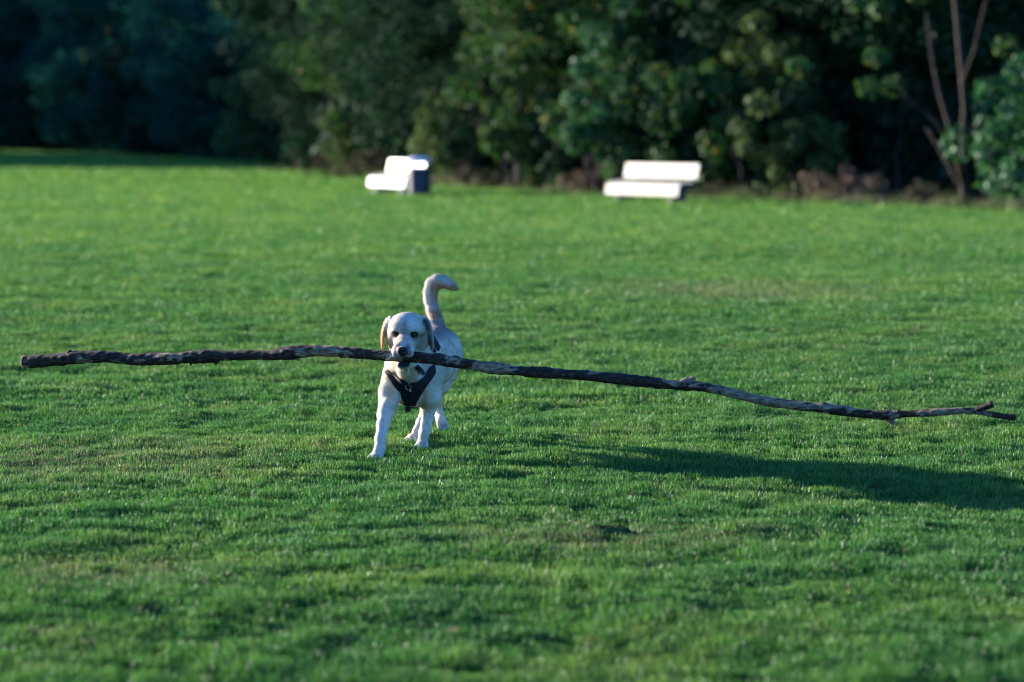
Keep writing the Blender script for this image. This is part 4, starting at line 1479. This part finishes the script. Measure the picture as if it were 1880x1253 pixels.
    def lerp2(path, t):
        L = [0]
        for a_, b_ in zip(path[:-1], path[1:]): L.append(L[-1] + math.dist(a_, b_))
        s = t * L[-1]
        for i in range(len(path) - 1):
            if s <= L[i + 1] + 1e-9:
                q = (s - L[i]) / max(1e-9, L[i + 1] - L[i])
                return (path[i][0] + (path[i + 1][0] - path[i][0]) * q, path[i][1] + (path[i + 1][1] - path[i][1]) * q)
        return path[-1]

    outL = [(707.5, 684), (716, 700), (724, 714), (732, 724), (740, 735), (743.5, 743.5)]
    inL = [(715, 679), (722, 685), (733, 692), (742, 696), (751, 701), (751.5, 744)]
    outR = [(797.5, 685), (789, 699), (780, 710), (772, 724), (765, 737), (762, 743.5)]
    inR = [(796, 667), (790, 671), (785, 678), (776, 693), (764, 700), (751, 701), (751.5, 744)]
    inR = [(795.5, 667), (786, 675), (778, 691), (766, 699), (751, 701), (751.5, 744)]
    gridp = []
    for i in range(19):
        t = i / 18
        def seg(path):
            # same index parameter on both sides
            f = t * (len(path) - 1); j = min(int(f), len(path) - 2); q = f - j
            return (path[j][0] * (1 - q) + path[j + 1][0] * q, path[j][1] * (1 - q) + path[j + 1][1] * q)
        ol, il, orr, ir = seg(outL), seg(inL), seg(outR), seg(inR)
        gridp.append((ol, il, ir, orr))
    for side in (0, 1):
        g = []
        for ol, il, ir, orr in gridp:
            a_, b_ = (ol, il) if side == 0 else (ir, orr)
            g.append([hit_from_front(a_[0] + (b_[0] - a_[0]) * s / 7, a_[1] + (b_[1] - a_[1]) * s / 7) for s in range(8)])
        sheet(g, 'breast_panel', .005)

    def ring(c, nrm, width, name, a0=0, a1=2 * math.pi, n_=48, off=.008):
        c, nrm = Vector(c), Vector(nrm).normalized()
        u_ = nrm.cross(Vector((0, 0, 1))).normalized(); w_ = u_.cross(nrm)
        g = []
        for i in range(n_ + 1):
            a = a0 + (a1 - a0) * i / n_
            dv = u_ * math.cos(a) + w_ * math.sin(a)
            row = []
            for s in (-.5, -.17, .17, .5):
                cc = c + nrm * (s * width)
                h, nn_, i_, d_ = bvh.ray_cast(cc + dv * .5, -dv, .6)
                if h is None: h, nn_ = cc + dv * .12, dv
                row.append(h + nn_ * off)
            g.append(row)
        sheet(g, name, .004)
    # neck loop over the withers, girth strap behind the fore legs, back panel
    ring(W(757, 655, 12.17), (.02, 1.0, .52), .030, 'neck_strap', R(12), R(168))
    ring(Vector((-.470, 12.27, .40)), (-.15, 1, 0), .034, 'girth_strap', R(218), R(322), 24, .005)
    ring(Vector((-.485, 12.215, .44)), (-.15, 1, .15), .070, 'back_panel', R(20), R(160), 30, .007)
    # strap between the fore legs
    g = []
    for i in range(12):
        t = i / 11
        y = 12.06 + .30 * t
        row = []
        for s in (-.5, 0, .5):
            x = -.505 + .05 * t + s * .03
            h, nn_, i_, d_ = bvh.ray_cast(Vector((x, y, -.1)), Vector((0, 0, 1)), .6)
            row.append((h if h is not None else Vector((x, y, .22))) + Vector((0, 0, -.006)))
        g.append(row)
    sheet(g, 'belly_strap', .004)
    # buckle tab under the breast panel, ring and snap
    Mx = Mat("ring_steel"); Mx.principled((.62, .62, .64), .25, metallic=1.0)
    bk = hit_from_front(749.5, 741, .014) - o
    box('buckle', (.028, .010, .034), bk + Vector((0, -.004, -.014)), MH, harness, (R(-12), 0, 0), .002)
    rc = hit_from_front(750.5, 706, .016) - o
    V_, F_ = [], []
    path = [rc + Vector((math.cos(a_) * .0135, -.002 - .004 * math.sin(a_), math.sin(a_) * .0155)) for a_ in np.linspace(R(150), R(390), 17)]
    tube(V_, F_, path, [.0016] * 17, 7)
    link('d_ring', mesh_from("d_ring", V_, F_), Mx.m, harness, smooth=True)
    V_, F_ = [], []
    tube(V_, F_, [rc + Vector((.005, -.005, -.014)), rc + Vector((.010, -.007, -.020)), rc + Vector((.014, -.005, -.026))], [.0022, .0032, .0016], 7)
    link('ring_tag', mesh_from("ring_tag", V_, F_), Mx.m, harness, smooth=True)
    # collar with a dark blue tag hanging under the jaw
    Mc = Mat("collar_dark_blue"); Mc.principled((.012, .035, .06), .5, bump=Mc.noise(None, 90), bump_strength=.2)
    colr = empty('collar', (0, 0, 0)); colr.parent = root
    g = []
    for i in range(9):
        t = i / 8
        pxa = 752 + 20 * t; pya = 668 + 15 * t ** 1.4
        g.append([hit_from_front(pxa + 4.5 * s, pya - 4.5 * s, .012) for s in (-.5, 0, .5)])
    rws, cls = 9, 3
    V_ = [p_ - o for row in g for p_ in row]
    F_ = [(a_ * cls + b_, a_ * cls + b_ + 1, (a_ + 1) * cls + b_ + 1, (a_ + 1) * cls + b_) for a_ in range(rws - 1) for b_ in range(cls - 1)]
    ob = link('band', mesh_from("collar_band", V_, F_), MH, colr, smooth=True)
    so = ob.modifiers.new("thick", 'SOLIDIFY'); so.thickness = .005; so.offset = 0
    tp = hit_from_front(768, 682, .022) - o
    box('tag', (.030, .006, .020), tp, Mc.m, colr, (R(10), R(38), 0), .0025)


build_dog()
#DOGEND#
